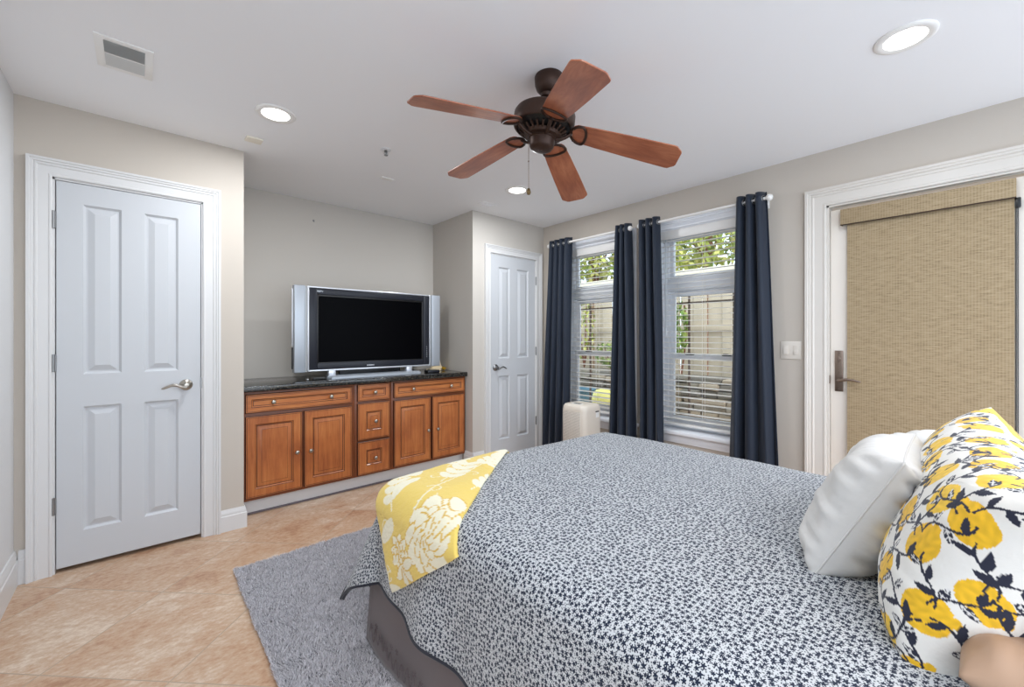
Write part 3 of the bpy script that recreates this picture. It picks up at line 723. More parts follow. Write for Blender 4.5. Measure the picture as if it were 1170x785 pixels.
# ------------------------------------------------------------------ ceiling fan (hangs slightly out of plumb)
ax = Vector((0.097, -0.054, 1)).normalized()
hub = Vector((1.394, 1.3555, 2.1734))
FM = Matrix.Translation(hub) @ Vector((0, 0, 1)).rotation_difference(ax).to_matrix().to_4x4()
FMO = FM @ Matrix.Translation((0, 0, -0.087)); DROOP = math.radians(11.0)
fan = empty('ceiling_fan', (1.42, 1.34, CZ), 'dark bronze ceiling fan with five reddish wooden blades', 'ceiling fan')
topc = hub + ax * ((CZ - hub.z) / ax.z)
b = nb(); lathe(b, [(0.0, CZ), (0.064, CZ), (0.067, CZ - 0.006), (0.065, CZ - 0.040), (0.058, CZ - 0.060), (0.042, CZ - 0.078), (0.034, CZ - 0.084), (0.0, CZ - 0.084)], Matrix.Translation((topc.x, topc.y, 0)), 36)
obj('canopy', b, M_BRONZE, fan, 40)
b = nb(); lathe(b, [(0.011, 0.20), (0.011, 0.30)], FMO, 16); lathe(b, [(0.0, 0.255), (0.026, 0.262), (0.03, 0.275), (0.02, 0.29), (0.0, 0.292)], FMO, 20); lathe(b, [(0.02, 0.20), (0.024, 0.225), (0.014, 0.235)], FMO, 20)
obj('downrod', b, M_BRONZE, fan, 50)
b = nb()
lathe(b, [(0.022, 0.212), (0.05, 0.208), (0.085, 0.200), (0.118, 0.190), (0.136, 0.182), (0.142, 0.172), (0.142, 0.128), (0.139, 0.122), (0.133, 0.119)], FMO, 48, cap=False)
mh = obj('motor_housing', b, M_BRONZE, fan, 40)
b = nb(); lathe(b, [(0.125, 0.120), (0.066, 0.082), (0.0, 0.082)], FMO, 40, cap=False); obj('vent_core', b, M_BLACK, mh, 40)
b = nb()        # ribbed lower cone: ring, ribs, ring
lathe(b, [(0.142, 0.128), (0.140, 0.118), (0.133, 0.111), (0.126, 0.114), (0.126, 0.120)], FMO, 48, cap=False)
lathe(b, [(0.082, 0.088), (0.088, 0.082), (0.080, 0.070), (0.060, 0.066), (0.0, 0.066)], FMO, 40, cap=False)
for k in range(24):
    a = 2 * PI * k / 24
    t = nb(); box(t, (0.080, -0.0045, -0.006), (0.130, 0.0045, 0.004), 0.002)
    bmesh.ops.transform(t, matrix=FMO @ Matrix.Rotation(a, 4, 'Z') @ Matrix.Translation((0, 0, 0.028)) @ Matrix.Rotation(-0.58, 4, 'Y'), verts=t.verts[:]); merge(b, t)
obj('vent_grille', b, M_BRONZE, mh, 40)
b = nb(); lathe(b, [(0.064, 0.072), (0.064, 0.060), (0.060, 0.058), (0.056, 0.028), (0.050, 0.018), (0.034, 0.012), (0.010, 0.010), (0.008, 0.007), (0, 0.007)], FMO, 36, cap=False); obj('switch_cup', b, M_BRONZE, fan, 40)
PHI0 = math.radians(168.44)
BH = [(0.135, 0.030), (0.142, 0.046), (0.158, 0.056), (0.25, 0.0625), (0.40, 0.070), (0.585, 0.0760), (0.598, 0.074), (0.622, 0.050), (0.626, 0.040)]
BL = [(x, -y) for x, y in BH] + [(x, y) for x, y in reversed(BH)]
for k in range(5):
    phi = PHI0 - k * 2 * PI / 5
    B_ = FM @ Matrix.Rotation(phi, 4, 'Z') @ Matrix.Translation((0.178, 0, 0.006)) @ Matrix.Rotation(DROOP, 4, 'Y') @ Matrix.Translation((-0.178, 0, 0)) @ Matrix.Rotation(math.radians(-11), 4, 'X')
    t = nb(); prism(t, BL, -0.003, 0.003, lambda s, n, z: Vector((s, z, n)))
    bmesh.ops.recalc_face_normals(t, faces=t.faces[:])
    bmesh.ops.bevel(t, geom=[e for e in t.edges if abs(e.verts[0].co.z - e.verts[1].co.z) < 1e-6], offset=0.0012, segments=1, affect='EDGES')
    # build the blade around its own origin so the grain runs along it
    me = bpy.data.meshes.new('fan_blade'); t.to_mesh(me); t.free()
    o = link('fan_blade', me, M_BLADE, fan, 30)
    o.matrix_parent_inverse = WORLD[fan.name].inverted() @ B_; WORLD[o.name] = B_
    b = nb(); R_ = FM @ Matrix.Rotation(phi, 4, 'Z')
    arm = [R_ @ Vector(p) for p in ((0.055, 0, -0.022), (0.078, 0, -0.020), (0.104, 0, -0.012))] + [B_ @ Vector((0.130, 0, -0.010))]
    tube(b, arm, [0.010, 0.0095, 0.0090, 0.010], 10, flat=0.75)
    ring = []
    for q in np.linspace(0, 2 * PI, 40, endpoint=False):
        cx_, cy_ = math.cos(q), math.sin(q)
        rx = 0.052 if cx_ < 0 else 0.022
        ring.append(B_ @ Vector((0.178 + rx * cx_, 0.056 * cy_ * (1 if cx_ > -0.5 else (1 - 0.25 * (abs(cx_) - 0.5))), -0.006)))
    tube(b, ring, 0.0062, 8, closed=True)
    for px, py in ((0.157, 0.03), (0.157, -0.03), (0.130, 0.0)):
        lathe(b, [(0.0055, -0.0115), (0.0055, -0.003)], B_ @ Matrix.Translation((px - 0.014 if py else px, py * 1.3, 0)), 10)
    obj('blade_arm', b, M_BRONZE, fan, 50)
pc = FMO @ Vector((-0.044, 0.040, 0.03))
pc = Vector((pc.x, pc.y, pc.z))
b = nb(); tube(b, [pc + Vector((0, 0, 0.012)), pc, pc - Vector((0, 0, 0.205))], 0.0013, 6); sphere(b, pc - Vector((0, 0, 0.075)), 0.004, u=8, v=6)
ch = obj('pull_chain', b, M_PEWTER, fan, 60)
b = nb(); lathe(b, [(0, 0.016), (0.005, 0.014), (0.009, 0.004), (0.010, -0.004), (0.007, -0.014), (0, -0.017)], Matrix.Translation(pc - Vector((0, 0, 0.215))), 16, cap=False)
obj('chain_pendant', b, mat('aged_brass', (112, 92, 60), 0.4, 0.7), ch, 60)

# ------------------------------------------------------------------ ceiling fittings
def downlight(x, y, watts, label, r=0.098):
    o = empty('recessed_light', (x, y, CZ), label, 'recessed light', 'round recessed lights in the ceiling')
    M = Matrix.Translation((x, y, CZ))
    b = nb(); lathe(b, [(r, 0.0), (r, -0.004), (r - 0.005, -0.008), (r - 0.018, -0.009), (r - 0.030, -0.006), (r - 0.030, 0.0)], M, 48, cap=False); obj('trim_ring', b, M_PLAST, o, 50)
    b = nb(); lathe(b, [(r - 0.029, -0.004), (r - 0.04, -0.0055), (0, -0.006)], M, 48, cap=False); obj('lens', b, M_LENS, o, 60)
    ld = bpy.data.lights.new('bulb', 'AREA'); ld.shape = 'DISK'; ld.size = 2 * (r - 0.03); ld.energy = watts; ld.color = (0.95, 1.0, 1.05); ld.spread = PI
    lo = bpy.data.objects.new('bulb', ld); COL.objects.link(lo); lo.parent = o; lo.location = (0, 0, -0.010)
downlight(2.314, 0.21, LAMP_NEAR, 'round lit recessed light above the patio door and pillows')
downlight(0.548, 2.547, LAMP_FAR, 'round lit recessed light nearest the white door with the ceiling vent')
downlight(2.314, 2.541, LAMP_FAR, 'round lit recessed light seen below the fan, near the corner')
downlight(0.548, 0.21, LAMP_NEAR, 'round lit recessed light overhead where the viewer stands')

cv = empty('ceiling_vent', (-0.047, 2.472, CZ), 'white square ceiling vent with louvres above the door', 'vent')
b = nb(); x0, x1, y0, y1 = -0.142, 0.042, 2.340, 2.602
def ring_box(b, x0, x1, y0, y1, z0, z1, w_):
    box(b, (x0, y0, z0), (x0 + w_, y1, z1), 0.001); box(b, (x1 - w_, y0, z0), (x1, y1, z1), 0.001); box(b, (x0 + w_, y0, z0), (x1 - w_, y0 + w_, z1), 0.001); box(b, (x0 + w_, y1 - w_, z0), (x1 - w_, y1, z1), 0.001)
ring_box(b, x0, x1, y0, y1, CZ - 0.006, CZ, 0.028); box(b, (x0 + 0.028, (y0 + y1) / 2 - 0.003, CZ - 0.005), (x1 - 0.028, (y0 + y1) / 2 + 0.003, CZ)); obj('vent_frame', b, M_PLAST, cv)
b = nb(); box(b, (x0 + 0.02, y0 + 0.02, CZ - 0.0006), (x1 - 0.02, y1 - 0.02, CZ - 0.0002)); obj('duct_opening', b, mat('duct_grey', (92, 92, 90), 0.9), cv)
for nm, ya, yb, tl in (('open_louvres', y0 + 0.028, (y0 + y1) / 2 - 0.003, 0.9), ('shut_louvres', (y0 + y1) / 2 + 0.003, y1 - 0.028, 2.5)):
    b = nb(); yy = ya + 0.004
    while yy < yb - 0.003:
        t = nb(); box(t, (x0 + 0.028, -0.0052, -0.0005), (x1 - 0.028, 0.0052, 0.0005))
        bmesh.ops.transform(t, matrix=Matrix.Translation((0, yy, CZ - 0.0055)) @ Matrix.Rotation(tl, 4, 'X'), verts=t.verts[:]); merge(b, t); yy += 0.0088
    obj(nm, b, M_GREYLT, cv)
b = nb(); box(b, (0.475, 2.925, CZ - 0.010), (0.562, 3.0, CZ), 0.002)
tag(obj('ceiling_plate', b, mat('ivory_plastic', (235, 228, 212), 0.5)), 'small ivory square cover plate on the ceiling beside the white door', 'cover plate')
b = nb(); box(b, (1.355, 2.998, CZ - 0.006), (1.455, 3.045, CZ), 0.002)
tag(obj('ceiling_plate', b, M_PLAST), 'small white rectangular cover plate on the ceiling above the television', 'cover plate')
cg = empty('ceiling_register', (2.354, 2.986, CZ), 'faint white slotted register on the ceiling by the corner door', 'vent')
b = nb(); ring_box(b, 2.27, 2.44, 2.945, 3.03, CZ - 0.005, CZ, 0.014); obj('register_frame', b, M_CEIL, cg)
b = nb()
for k in range(6): box(b, (2.284, 2.962 + k * 0.009, CZ - 0.004), (2.426, 2.966 + k * 0.009, CZ))
obj('slots', b, M_CEIL, cg)
sk = empty('fire_sprinkler', (1.185, 2.56, CZ), 'small chrome fire sprinkler head on the ceiling', 'sprinkler')
b = nb(); lathe(b, [(0.032, 0), (0.030, -0.004), (0.016, -0.010), (0.012, -0.006)], Matrix.Translation((1.185, 2.56, CZ)), 24); obj('escutcheon', b, mat('bright_chrome', (220, 220, 222), 0.3, 0.2), sk, 40)
b = nb(); M = Matrix.Translation((1.185, 2.56, CZ)); lathe(b, [(0.009, -0.006), (0.009, -0.018), (0.005, -0.020), (0.003, -0.034)], M, 14)
tube(b, [(1.176, 2.56, CZ - 0.016), (1.172, 2.56, CZ - 0.028), (1.185, 2.56, CZ - 0.037), (1.198, 2.56, CZ - 0.028), (1.194, 2.56, CZ - 0.016)], 0.0018, 6); obj('sprinkler_body', b, M_STEEL, sk, 40)
b = nb(); lathe(b, [(0.0, -0.038), (0.012, -0.038), (0.013, -0.036), (0, -0.035)], M, 14, cap=False); obj('deflector', b, M_STEEL, sk, 40)
b = nb(); tube(b, [(1.148, BY, 2.27), (1.148, BY - 0.012, 2.27), (1.148, BY - 0.016, 2.262), (1.148, BY - 0.014, 2.252)], 0.0025, 6); lathe(b, [(0.009, 0), (0.007, 0.003)], axisM((1.148, BY, 2.27), (0, -1, 0)), 12)
tag(obj('wall_hook', b, M_STEEL), 'tiny metal hook high on the alcove wall above the television', 'hook')

# ------------------------------------------------------------------ air purifier
ap = empty('air_purifier', (2.96, 2.39, 0.0), 'beige tower air purifier with a mesh grille standing by the window', 'air purifier')
px0, px1, py0, py1, pz = 2.825, 3.085, 2.255, 2.525, 0.645
def rrect(x0, x1, y0, y1, r, n=6):
    out = []
    for cx_, cy_, a0 in ((x1 - r, y1 - r, 0), (x0 + r, y1 - r, PI / 2), (x0 + r, y0 + r, PI), (x1 - r, y0 + r, 1.5 * PI)):
        for k in range(n + 1): out.append((cx_ + r * math.cos(a0 + k * PI / 2 / n), cy_ + r * math.sin(a0 + k * PI / 2 / n)))
    return out
b = nb(); loops = []
for z, ins, r in ((0.012, 0.006, 0.05), (0.02, 0, 0.055), (pz - 0.05, 0, 0.055), (pz - 0.02, 0.004, 0.055), (pz - 0.004, 0.016, 0.05), (pz, 0.034, 0.04)):
    loops.append([b.verts.new((x, y, z)) for x, y in rrect(px0 + ins, px1 - ins, py0 + ins, py1 - ins, r)])
for A, B in zip(loops, loops[1:]):
    for i in range(len(A)): b.faces.new([A[i], A[(i + 1) % len(A)], B[(i + 1) % len(A)], B[i]])
b.faces.new(loops[0]); b.faces.new(loops[-1]); obj('housing', b, M_BEIGE, ap, 40)
def meshmat():
    m = mat('grille_mesh', (214, 206, 194), 0.5); g = NT(m)
    tc = g.n('ShaderNodeTexCoord'); sx = g.n('ShaderNodeSeparateXYZ'); g.l(tc.outputs['Object'], sx.inputs[0])
    a = g.math('SINE', g.math('MULTIPLY', g.math('ADD', sx.outputs[1], sx.outputs[2]), 2 * PI / 0.022)); c = g.math('SINE', g.math('MULTIPLY', g.math('SUBTRACT', sx.outputs[1], sx.outputs[2]), 2 * PI / 0.022))
    h = g.math('GREATER_THAN', g.math('MULTIPLY', a, c), 0.25)
    g.l(g.mix(h, lin((222, 214, 202)), lin((150, 142, 132))), g.b.inputs['Base Color']); return m
b = nb(); box(b, (px0 - 0.003, py0 + 0.045, 0.12), (px0 + 0.004, py1 - 0.035, pz - 0.06), 0.002); obj('grille', b, meshmat(), ap)
b = nb(); box(b, (px0 + 0.05, py0 + 0.08, pz - 0.001), (px0 + 0.105, py1 - 0.075, pz + 0.0015), 0.001); obj('control_panel', b, M_PLAST, ap)
b = nb(); box(b, (px0 + 0.060, py0 + 0.10, pz + 0.0005), (px0 + 0.092, py1 - 0.10, pz + 0.003), 0.001); obj('display_window', b, M_BLACK, ap)
b = nb(); box(b, (px1 - 0.10, py0 - 0.0008, pz - 0.115), (px1 - 0.055, py0 + 0.001, pz - 0.07)); obj('rating_label', b, M_PLAST, ap)
b = nb(); box(b, (px1 - 0.105, py0 - 0.001, pz - 0.068), (px1 - 0.055, py0 + 0.001, pz - 0.058)); obj('hand_slot', b, M_DARK, ap)
for x in (px0 + 0.05, px1 - 0.05):
    for y in (py0 + 0.05, py1 - 0.05):
        b = nb(); lathe(b, [(0.014, 0), (0.014, 0.014)], Matrix.Translation((x, y, 0)), 12); obj('foot', b, M_BLACK, ap)

# ------------------------------------------------------------------ rug
def grid_mesh(name, P, mats, parent=None, smooth=180, uv=None, colr=None, wrap=False):
    nv, nu = P.shape[:2]
    idx = np.arange(nv * nu).reshape(nv, nu)
    fs = np.stack([idx[:-1, :-1], idx[:-1, 1:], idx[1:, 1:], idx[1:, :-1]], -1).reshape(-1, 4)
    me = bpy.data.meshes.new(name); me.from_pydata(P.reshape(-1, 3).tolist(), [], fs.tolist())
    if uv is not None:
        ul = me.uv_layers.new(name='UVMap'); ul.data.foreach_set('uv', uv.reshape(-1, 2)[fs.reshape(-1)].astype(np.float32).ravel())
    if colr is not None:
        ca = me.color_attributes.new('print', 'FLOAT_COLOR', 'POINT')
        ca.data.foreach_set('color', np.concatenate([colr.reshape(-1, 3), np.ones((nv * nu, 1))], 1).astype(np.float32).ravel())
    me.update()
    return link(name, me, mats, parent, smooth)
rug = empty('shag_rug', (1.3, 1.6, 0), 'grey shag rug lying under the foot of the bed', 'rug')
rx0, rx1, ry0, ry1 = 0.362, 2.45, 0.7, 2.612
b = nb(); box(b, (rx0 + 0.006, ry0, 0.0005), (rx1, ry1 - 0.006, 0.011), 0.003); obj('backing', b, mat('rug_backing', (96, 96, 102), 0.95), rug)
N = 190000
px = np.concatenate([rng.uniform(rx0, 1.25, N), rng.uniform(1.25, rx1, 12000)]); py = np.concatenate([rng.uniform(1.15, ry1, N), rng.uniform(2.2, ry1, 12000)])
N = len(px)
fld = np.array([mnoise.noise(Vector((x * 9, y * 9, 0))) for x, y in zip(px, py)]); fl2 = np.array([mnoise.noise(Vector((x * 28, y * 28, 5))) for x, y in zip(px, py)])
an = rng.uniform(0, 2 * PI, N); ln = rng.uniform(0.012, 0.020, N)
dx = np.cos(an) * 0.009 + fld * 0.010; dy = np.sin(an) * 0.009 + fl2 * 0.008
wd = 0.0016; ox, oy = -np.sin(an) * wd, np.cos(an) * wd
V = np.zeros((N, 3, 3)); V[:, 0] = np.stack([px - ox, py - oy, np.full(N, 0.009)], 1); V[:, 1] = np.stack([px + ox, py + oy, np.full(N, 0.009)], 1); V[:, 2] = np.stack([px + dx, py + dy, 0.008 + ln * (0.82 + 0.25 * fl2)], 1)
me = bpy.data.meshes.new('pile'); me.from_pydata(V.reshape(-1, 3).tolist(), [], np.arange(N * 3).reshape(N, 3).tolist())
cc = np.array(lin((206, 204, 208)))[None] * (rng.uniform(0.6, 1.3, (N, 1)))
ca = me.color_attributes.new('print', 'FLOAT_COLOR', 'POINT'); ca.data.foreach_set('color', np.concatenate([np.repeat(cc, 3, 0), np.ones((N * 3, 1))], 1).astype(np.float32).ravel())
pile = link('pile', me, M_PILE, rug, 0); pile['kind'] = 'stuff'

# ------------------------------------------------------------------ bed
XL, XR, YH, YF, R0, ZT = 0.70, 2.22, -0.42, 1.62, 0.08, 0.645
bed = empty('bed', (1.46, 0.6, 0), 'queen bed with a taupe skirt standing on the grey rug', 'bed')
b = nb(); box(b, (XL + 0.03, YH + 0.02, 0.36), (XR - 0.03, YF - 0.03, 0.618), 0.05, 4); obj('mattress', b, M_MATT, bed)
b = nb(); box(b, (XL + 0.03, YH + 0.02, 0.14), (XR - 0.03, YF - 0.03, 0.36), 0.01); obj('box_spring', b, M_MATT, bed)
for x in (XL + 0.15, XR - 0.15):
    for y in (YH + 0.15, YF - 0.15):
        b = nb(); lathe(b, [(0.03, 0.0012), (0.03, 0.14)], Matrix.Translation((x, y, 0.0)), 16); obj('leg', b, M_BLACK, bed)
def skirt_path():
    """left side from head to foot, round the split corner, then the foot end, then the right side"""
    P = []
    n = 150
    for k in range(n): P.append((XL + 0.004, YH + (YF - YH) * k / (n - 1), -1, 0))
    P.append((XL + 0.002, YF + 0.012, -1, 0.6)); P.append((XL + 0.012, YF + 0.014, -0.3, 1)); P.append((XL + 0.03, YF - 0.012, 0.3, 1)); P.append((XL + 0.05, YF - 0.008, 0, 1))
    for k in range(1, n): P.append((XL + 0.05 + (XR - XL - 0.05) * k / (n - 1), YF - 0.002, 0, 1))
    for k in range(1, n): P.append((XR, YF - (YF - YH) * k / (n - 1), 1, 0))
    return P
P_ = skirt_path(); NVs = 16
sk_ = np.zeros((NVs + 1, len(P_), 3))
for i, (x, y, nx, ny) in enumerate(P_):
    for j in range(NVs + 1):
        v = j / NVs; z = 0.40 + (0.016 - 0.40) * v
        wv = 0.007 * v * math.sin(i * 0.33 + 2 * math.sin(i * 0.07)) + 0.028 * v
        sc_ = 0.006 * (abs(math.sin(i * 0.55)) if j == NVs else 0)
        sk_[j, i] = (x + nx * wv, y + ny * wv, z + sc_)
o = grid_mesh('bed_skirt', sk_, M_SKIRT, bed); s = o.modifiers.new('t', 'SOLIDIFY'); s.thickness = 0.003
b = nb()      # embroidered vine line along the skirt hem
for k in range(46):
    y = YF - 0.03 - k * 0.042; pts = []
    for t in np.linspace(0, 1, 9):
        z = 0.085 + 0.026 * math.sin(t * 2 * PI) + 0.012 * math.sin(k); pts.append((XL + 0.004 - 0.024 - 0.010, y - 0.042 * t, z))
    tube(b, pts, 0.0016, 5)
    for a in np.linspace(0, 2 * PI, 6)[:-1]:
        c0 = Vector((XL - 0.031, y - 0.02, 0.115 + 0.02 * math.sin(k * 1.7))); tube(b, [c0, c0 + Vector((0, 0.010 * math.cos(a), 0.010 * math.sin(a)))], [0.001, 0.0022], 5)
obj('embroidery', b, mat('taupe_thread', (97, 87, 88), 0.75), bed, 60)

def drape(p, q, off=0.0):
    """flat cloth coordinates (metres) -> place on the bed"""
    ix0, ix1, iy1 = XL + R0, XR - R0, YF - R0
    cx_ = min(max(p, ix0), ix1); cy_ = min(q, iy1)
    vx, vy = p - cx_, q - cy_; d = math.hypot(vx, vy)
    u = (p - XL) / (XR - XL); crown = 0.032 * max(0.0, math.sin(PI * min(max(u, 0), 1))) ** 0.8 * min(1.0, max(0.0, (YF - q) / 0.5 + 0.35))
    z0 = ZT + crown + 0.004 * mnoise.noise(Vector((p * 3.1, q * 3.1, 0.3))) + 0.002 * mnoise.noise(Vector((p * 9, q * 9, 2)))
    if d < 1e-9: return Vector((p, q, z0 + off))
    ex, ey = vx / d, vy / d
    corner = min(1.0, 2.0 * abs(ex * ey)); arc = R0 * PI / 2
    if d <= arc:
        th = d / R0; h, drop = R0 * math.sin(th), R0 * (1 - math.cos(th)); nh, nz = math.sin(th), math.cos(th)
    else:
        e = d - arc; fl = 0.13 + 0.27 * corner
        tcoord = q if abs(ex) > abs(ey) else p
        fold = (0.06 * math.sin(tcoord * 11 + 1.0) + 0.03 * math.sin(tcoord * 23)) * min(1, e / 0.2) * (1 - corner)
        h = R0 + e * (fl + fold); drop = R0 + e * math.sqrt(max(0.1, 1 - fl * fl)); nh, nz = math.sqrt(1 - fl * fl), fl
    return Vector((cx_ + ex * (h + off * nh), cy_ + ey * (h + off * nh), z0 - drop + off * nz))
NU, NVc = 170, 190
pl_ = np.linspace(-1, 1, NU + 1); ql_ = np.linspace(0, 1, NVc + 1)
CP = np.zeros((NVc + 1, NU + 1, 3)); CU = np.zeros((NVc + 1, NU + 1, 2))
for j, v in enumerate(ql_):
    q = YH + 0.25 + (YF - R0 + 0.39 - YH - 0.25) * v
    Lh = 0.405 + 0.035 * max(0.0, min(1.0, (YF - 0.3 - q) / 0.5))
    for i, uu in enumerate(pl_):
        p = 1.46 + uu * ((XR - XL) / 2 - R0 + Lh)
        k_ = min(1.0, max(0.0, (p - (XL - 0.27)) / 0.33)); qq = q - v ** 6 * 0.035 * (1 - k_) + v ** 3 * 0.17 * k_ * k_ * (3 - 2 * k_)
        CP[j, i] = drape(p, qq); CU[j, i] = (p, qq)
com = grid_mesh('comforter', CP, [M_STARS, M_NAVYB], None, 180, uv=CU)
s = com.modifiers.new('t', 'SOLIDIFY'); s.thickness = 0.014; s.offset = -1; s.material_offset = 1; s.material_offset_rim = 1
hem = [CP[j, 0] for j in range(NVc + 1)] + [CP[NVc, i] for i in range(1, NU + 1)] + [CP[j, NU] for j in range(NVc - 1, -1, -1)]
b = nb(); tube(b, [Vector(p) + Vector((0, 0, 0.001)) for p in hem], 0.0048, 8); obj('binding', b, M_NAVYB, com, 180)
tag(com, 'white comforter printed with tiny navy stars spread over the bed', 'comforter')

# yellow throw: a folded strip laid over the foot corner
TRES = 0.0015; TO = (0.34, 0.96); TNX, TNY = 780, 520
timg = np.ones((TNY, TNX, 3)) * np.array(lin((226, 198, 104)))
yy, xx = np.mgrid[0:TNY, 0:TNX]; TX = xx * TRES + TO[0]; TYY = yy * TRES + TO[1]
T_WHITE = np.array(lin((232, 226, 200))); T_YEL = np.array(lin((214, 176, 74)))
def petal(cx, cy, ang, L, W, outline=True, col=T_WHITE):
    dx, dy = TX - cx, TYY - cy; a = dx * math.cos(ang) + dy * math.sin(ang); c = -dx * math.sin(ang) + dy * math.cos(ang)
    t = np.clip(a / L, 0, 1); wd = W * np.sqrt(np.clip(1 - (2 * t ** 0.8 - 1) ** 2, 0, 1)); ins = (a > 0) & (a < L) & (np.abs(c) < wd); timg[ins] = col
    if outline: timg[(a > -0.002) & (a < L + 0.002) & (np.abs(np.abs(c) - wd) < 0.0026) & (wd > 0.001)] = T_YEL
def flower(cx, cy, R_, n=11):
    for ring, sc in ((0, 1.0), (1, 0.66), (2, 0.36)):
        m_ = n - ring * 2
        for k in range(m_): petal(cx, cy, 2 * PI * (k + 0.5 * ring) / m_ + 0.2, R_ * sc * (1 + 0.08 * math.sin(k * 2.1)), R_ * sc * 0.34)
def curve(pts, wd=0.0022, col=T_WHITE):
    for (x0, y0), (x1, y1) in zip(pts, pts[1:]):
        L = math.hypot(x1 - x0, y1 - y0) + 1e-9; ux, uy = (x1 - x0) / L, (y1 - y0) / L
        dx, dy = TX - x0, TYY - y0; a = np.clip(dx * ux + dy * uy, 0, L); timg[(dx - a * ux) ** 2 + (dy - a * uy) ** 2 < wd * wd] = col
def sprig(cx, cy, a, L, n=4):
    curve([(cx, cy), (cx + L * math.cos(a), cy + L * math.sin(a))])
    for k in range(n):
        t = 0.25 + 0.72 * k / (n - 1)
        for sgn in (-1, 1): petal(cx + L * t * math.cos(a), cy + L * t * math.sin(a), a + sgn * 0.8, L * 0.34, L * 0.09, False)
def curl(cx, cy, r, ph):
    curve([(cx + r * t * math.cos(ph + 6 * t), cy + r * t * math.sin(ph + 6 * t)) for t in np.linspace(0.1, 1, 16)], 0.0018)
flower(0.68, 1.185, 0.125, 11); flower(0.575, 1.335, 0.06, 8)
for a in (0.6, 1.5, 2.4, 3.3): petal(0.545, 1.30, a + 2.0, 0.07, 0.018)
petal(0.80, 1.09, 0.4, 0.09, 0.03); petal(0.78, 1.13, 1.2, 0.10, 0.028)
for a_ in ((0.90, 1.24, 0.3, 0.17), (0.86, 1.38, 0.5, 0.22), (1.06, 1.44, 0.2, 0.20), (1.12, 1.34, 1.1, 0.15), (0.68, 1.42, 0.9, 0.16), (0.50, 1.38, 2.3, 0.12), (0.52, 1.20, 3.6, 0.13), (0.98, 1.52, 0.4, 0.14)): sprig(*a_)
for a_ in ((0.66, 1.40, 2.5, 0.12, 0.03), (0.72, 1.46, 0.2, 0.11, 0.022), (0.96, 1.27, -0.6, 0.13, 0.022), (1.20, 1.46, 0.7, 0.11, 0.03), (1.28, 1.54, 0.2, 0.12, 0.045), (0.82, 1.52, 0.8, 0.10, 0.025), (0.45, 1.33, 2.0, 0.09, 0.02)): petal(*a_, False)
for a_ in ((0.74, 1.30, 0.05, 0.0), (0.80, 1.33, 0.04, 2.0), (0.88, 1.46, 0.045, 1.0), (0.47, 1.40, 0.035, 0.5), (1.00, 1.36, 0.04, 3.0), (0.63, 1.45, 0.04, 4.0)): curl(*a_)
curve([(0.72, 1.30), (0.82, 1.35), (0.95, 1.38), (1.08, 1.43), (1.22, 1.48), (1.33, 1.56)], 0.003)
TN = (400, 280)
nu, nv = TN
TA, TB, TC, TD = Vector((1.40, 1.66)), Vector((0.695, 1.60)), Vector((0.415, 1.385)), Vector((0.670, 1.025))
TE = Vector((1.40, 1.595))
TC_ = np.zeros((TN[1], TN[0], 3))
TP = np.zeros((nv, nu, 3))
for j in range(nv):
    v = j / (nv - 1)
    for i in range(nu):
        u = i / (nu - 1)
        top = TA.lerp(TB, u); bot = TE.lerp(TD, u)            # foot edge, inner diagonal edge
        left = TB.lerp(TC, v) if v < 1 else TC
        # Coons patch of the four sides
        e_u0 = TA.lerp(TE, v)
        mid = TB.lerp(TC, min(1, v * 1.25)) if v < 0.8 else TC.lerp(TD, (v - 0.8) / 0.2 * 1.0)
        e_u1 = mid
        c = (1 - v) * top + v * bot + (1 - u) * e_u0 + u * e_u1 - ((1 - u) * (1 - v) * TA + u * (1 - v) * TB + (1 - u) * v * TE + u * v * TD)
        edge = min(u, 1 - u, v * 0.8, (1 - v) * 0.8)
        puff = 0.010 + 0.016 * (1 - math.exp(-edge / 0.03)) + 0.004 * mnoise.noise(Vector((c.x * 8, c.y * 8, 1))) + 0.0012 * mnoise.noise(Vector((c.x * 70, c.y * 70, 4)))
        TP[j, i] = drape(c.x, c.y, puff)
        TC_[j, i] = timg[min(TNY - 1, max(0, int((c.y - TO[1]) / TRES))), min(TNX - 1, max(0, int((c.x - TO[0]) / TRES)))]
th = grid_mesh('throw_blanket', TP, M_THROW, None, 180, colr=TC_)
s = th.modifiers.new('t', 'SOLIDIFY'); s.thickness = 0.018; s.offset = -1
tag(th, 'folded yellow throw with white flowers draped over the foot corner of the bed', 'throw blanket')

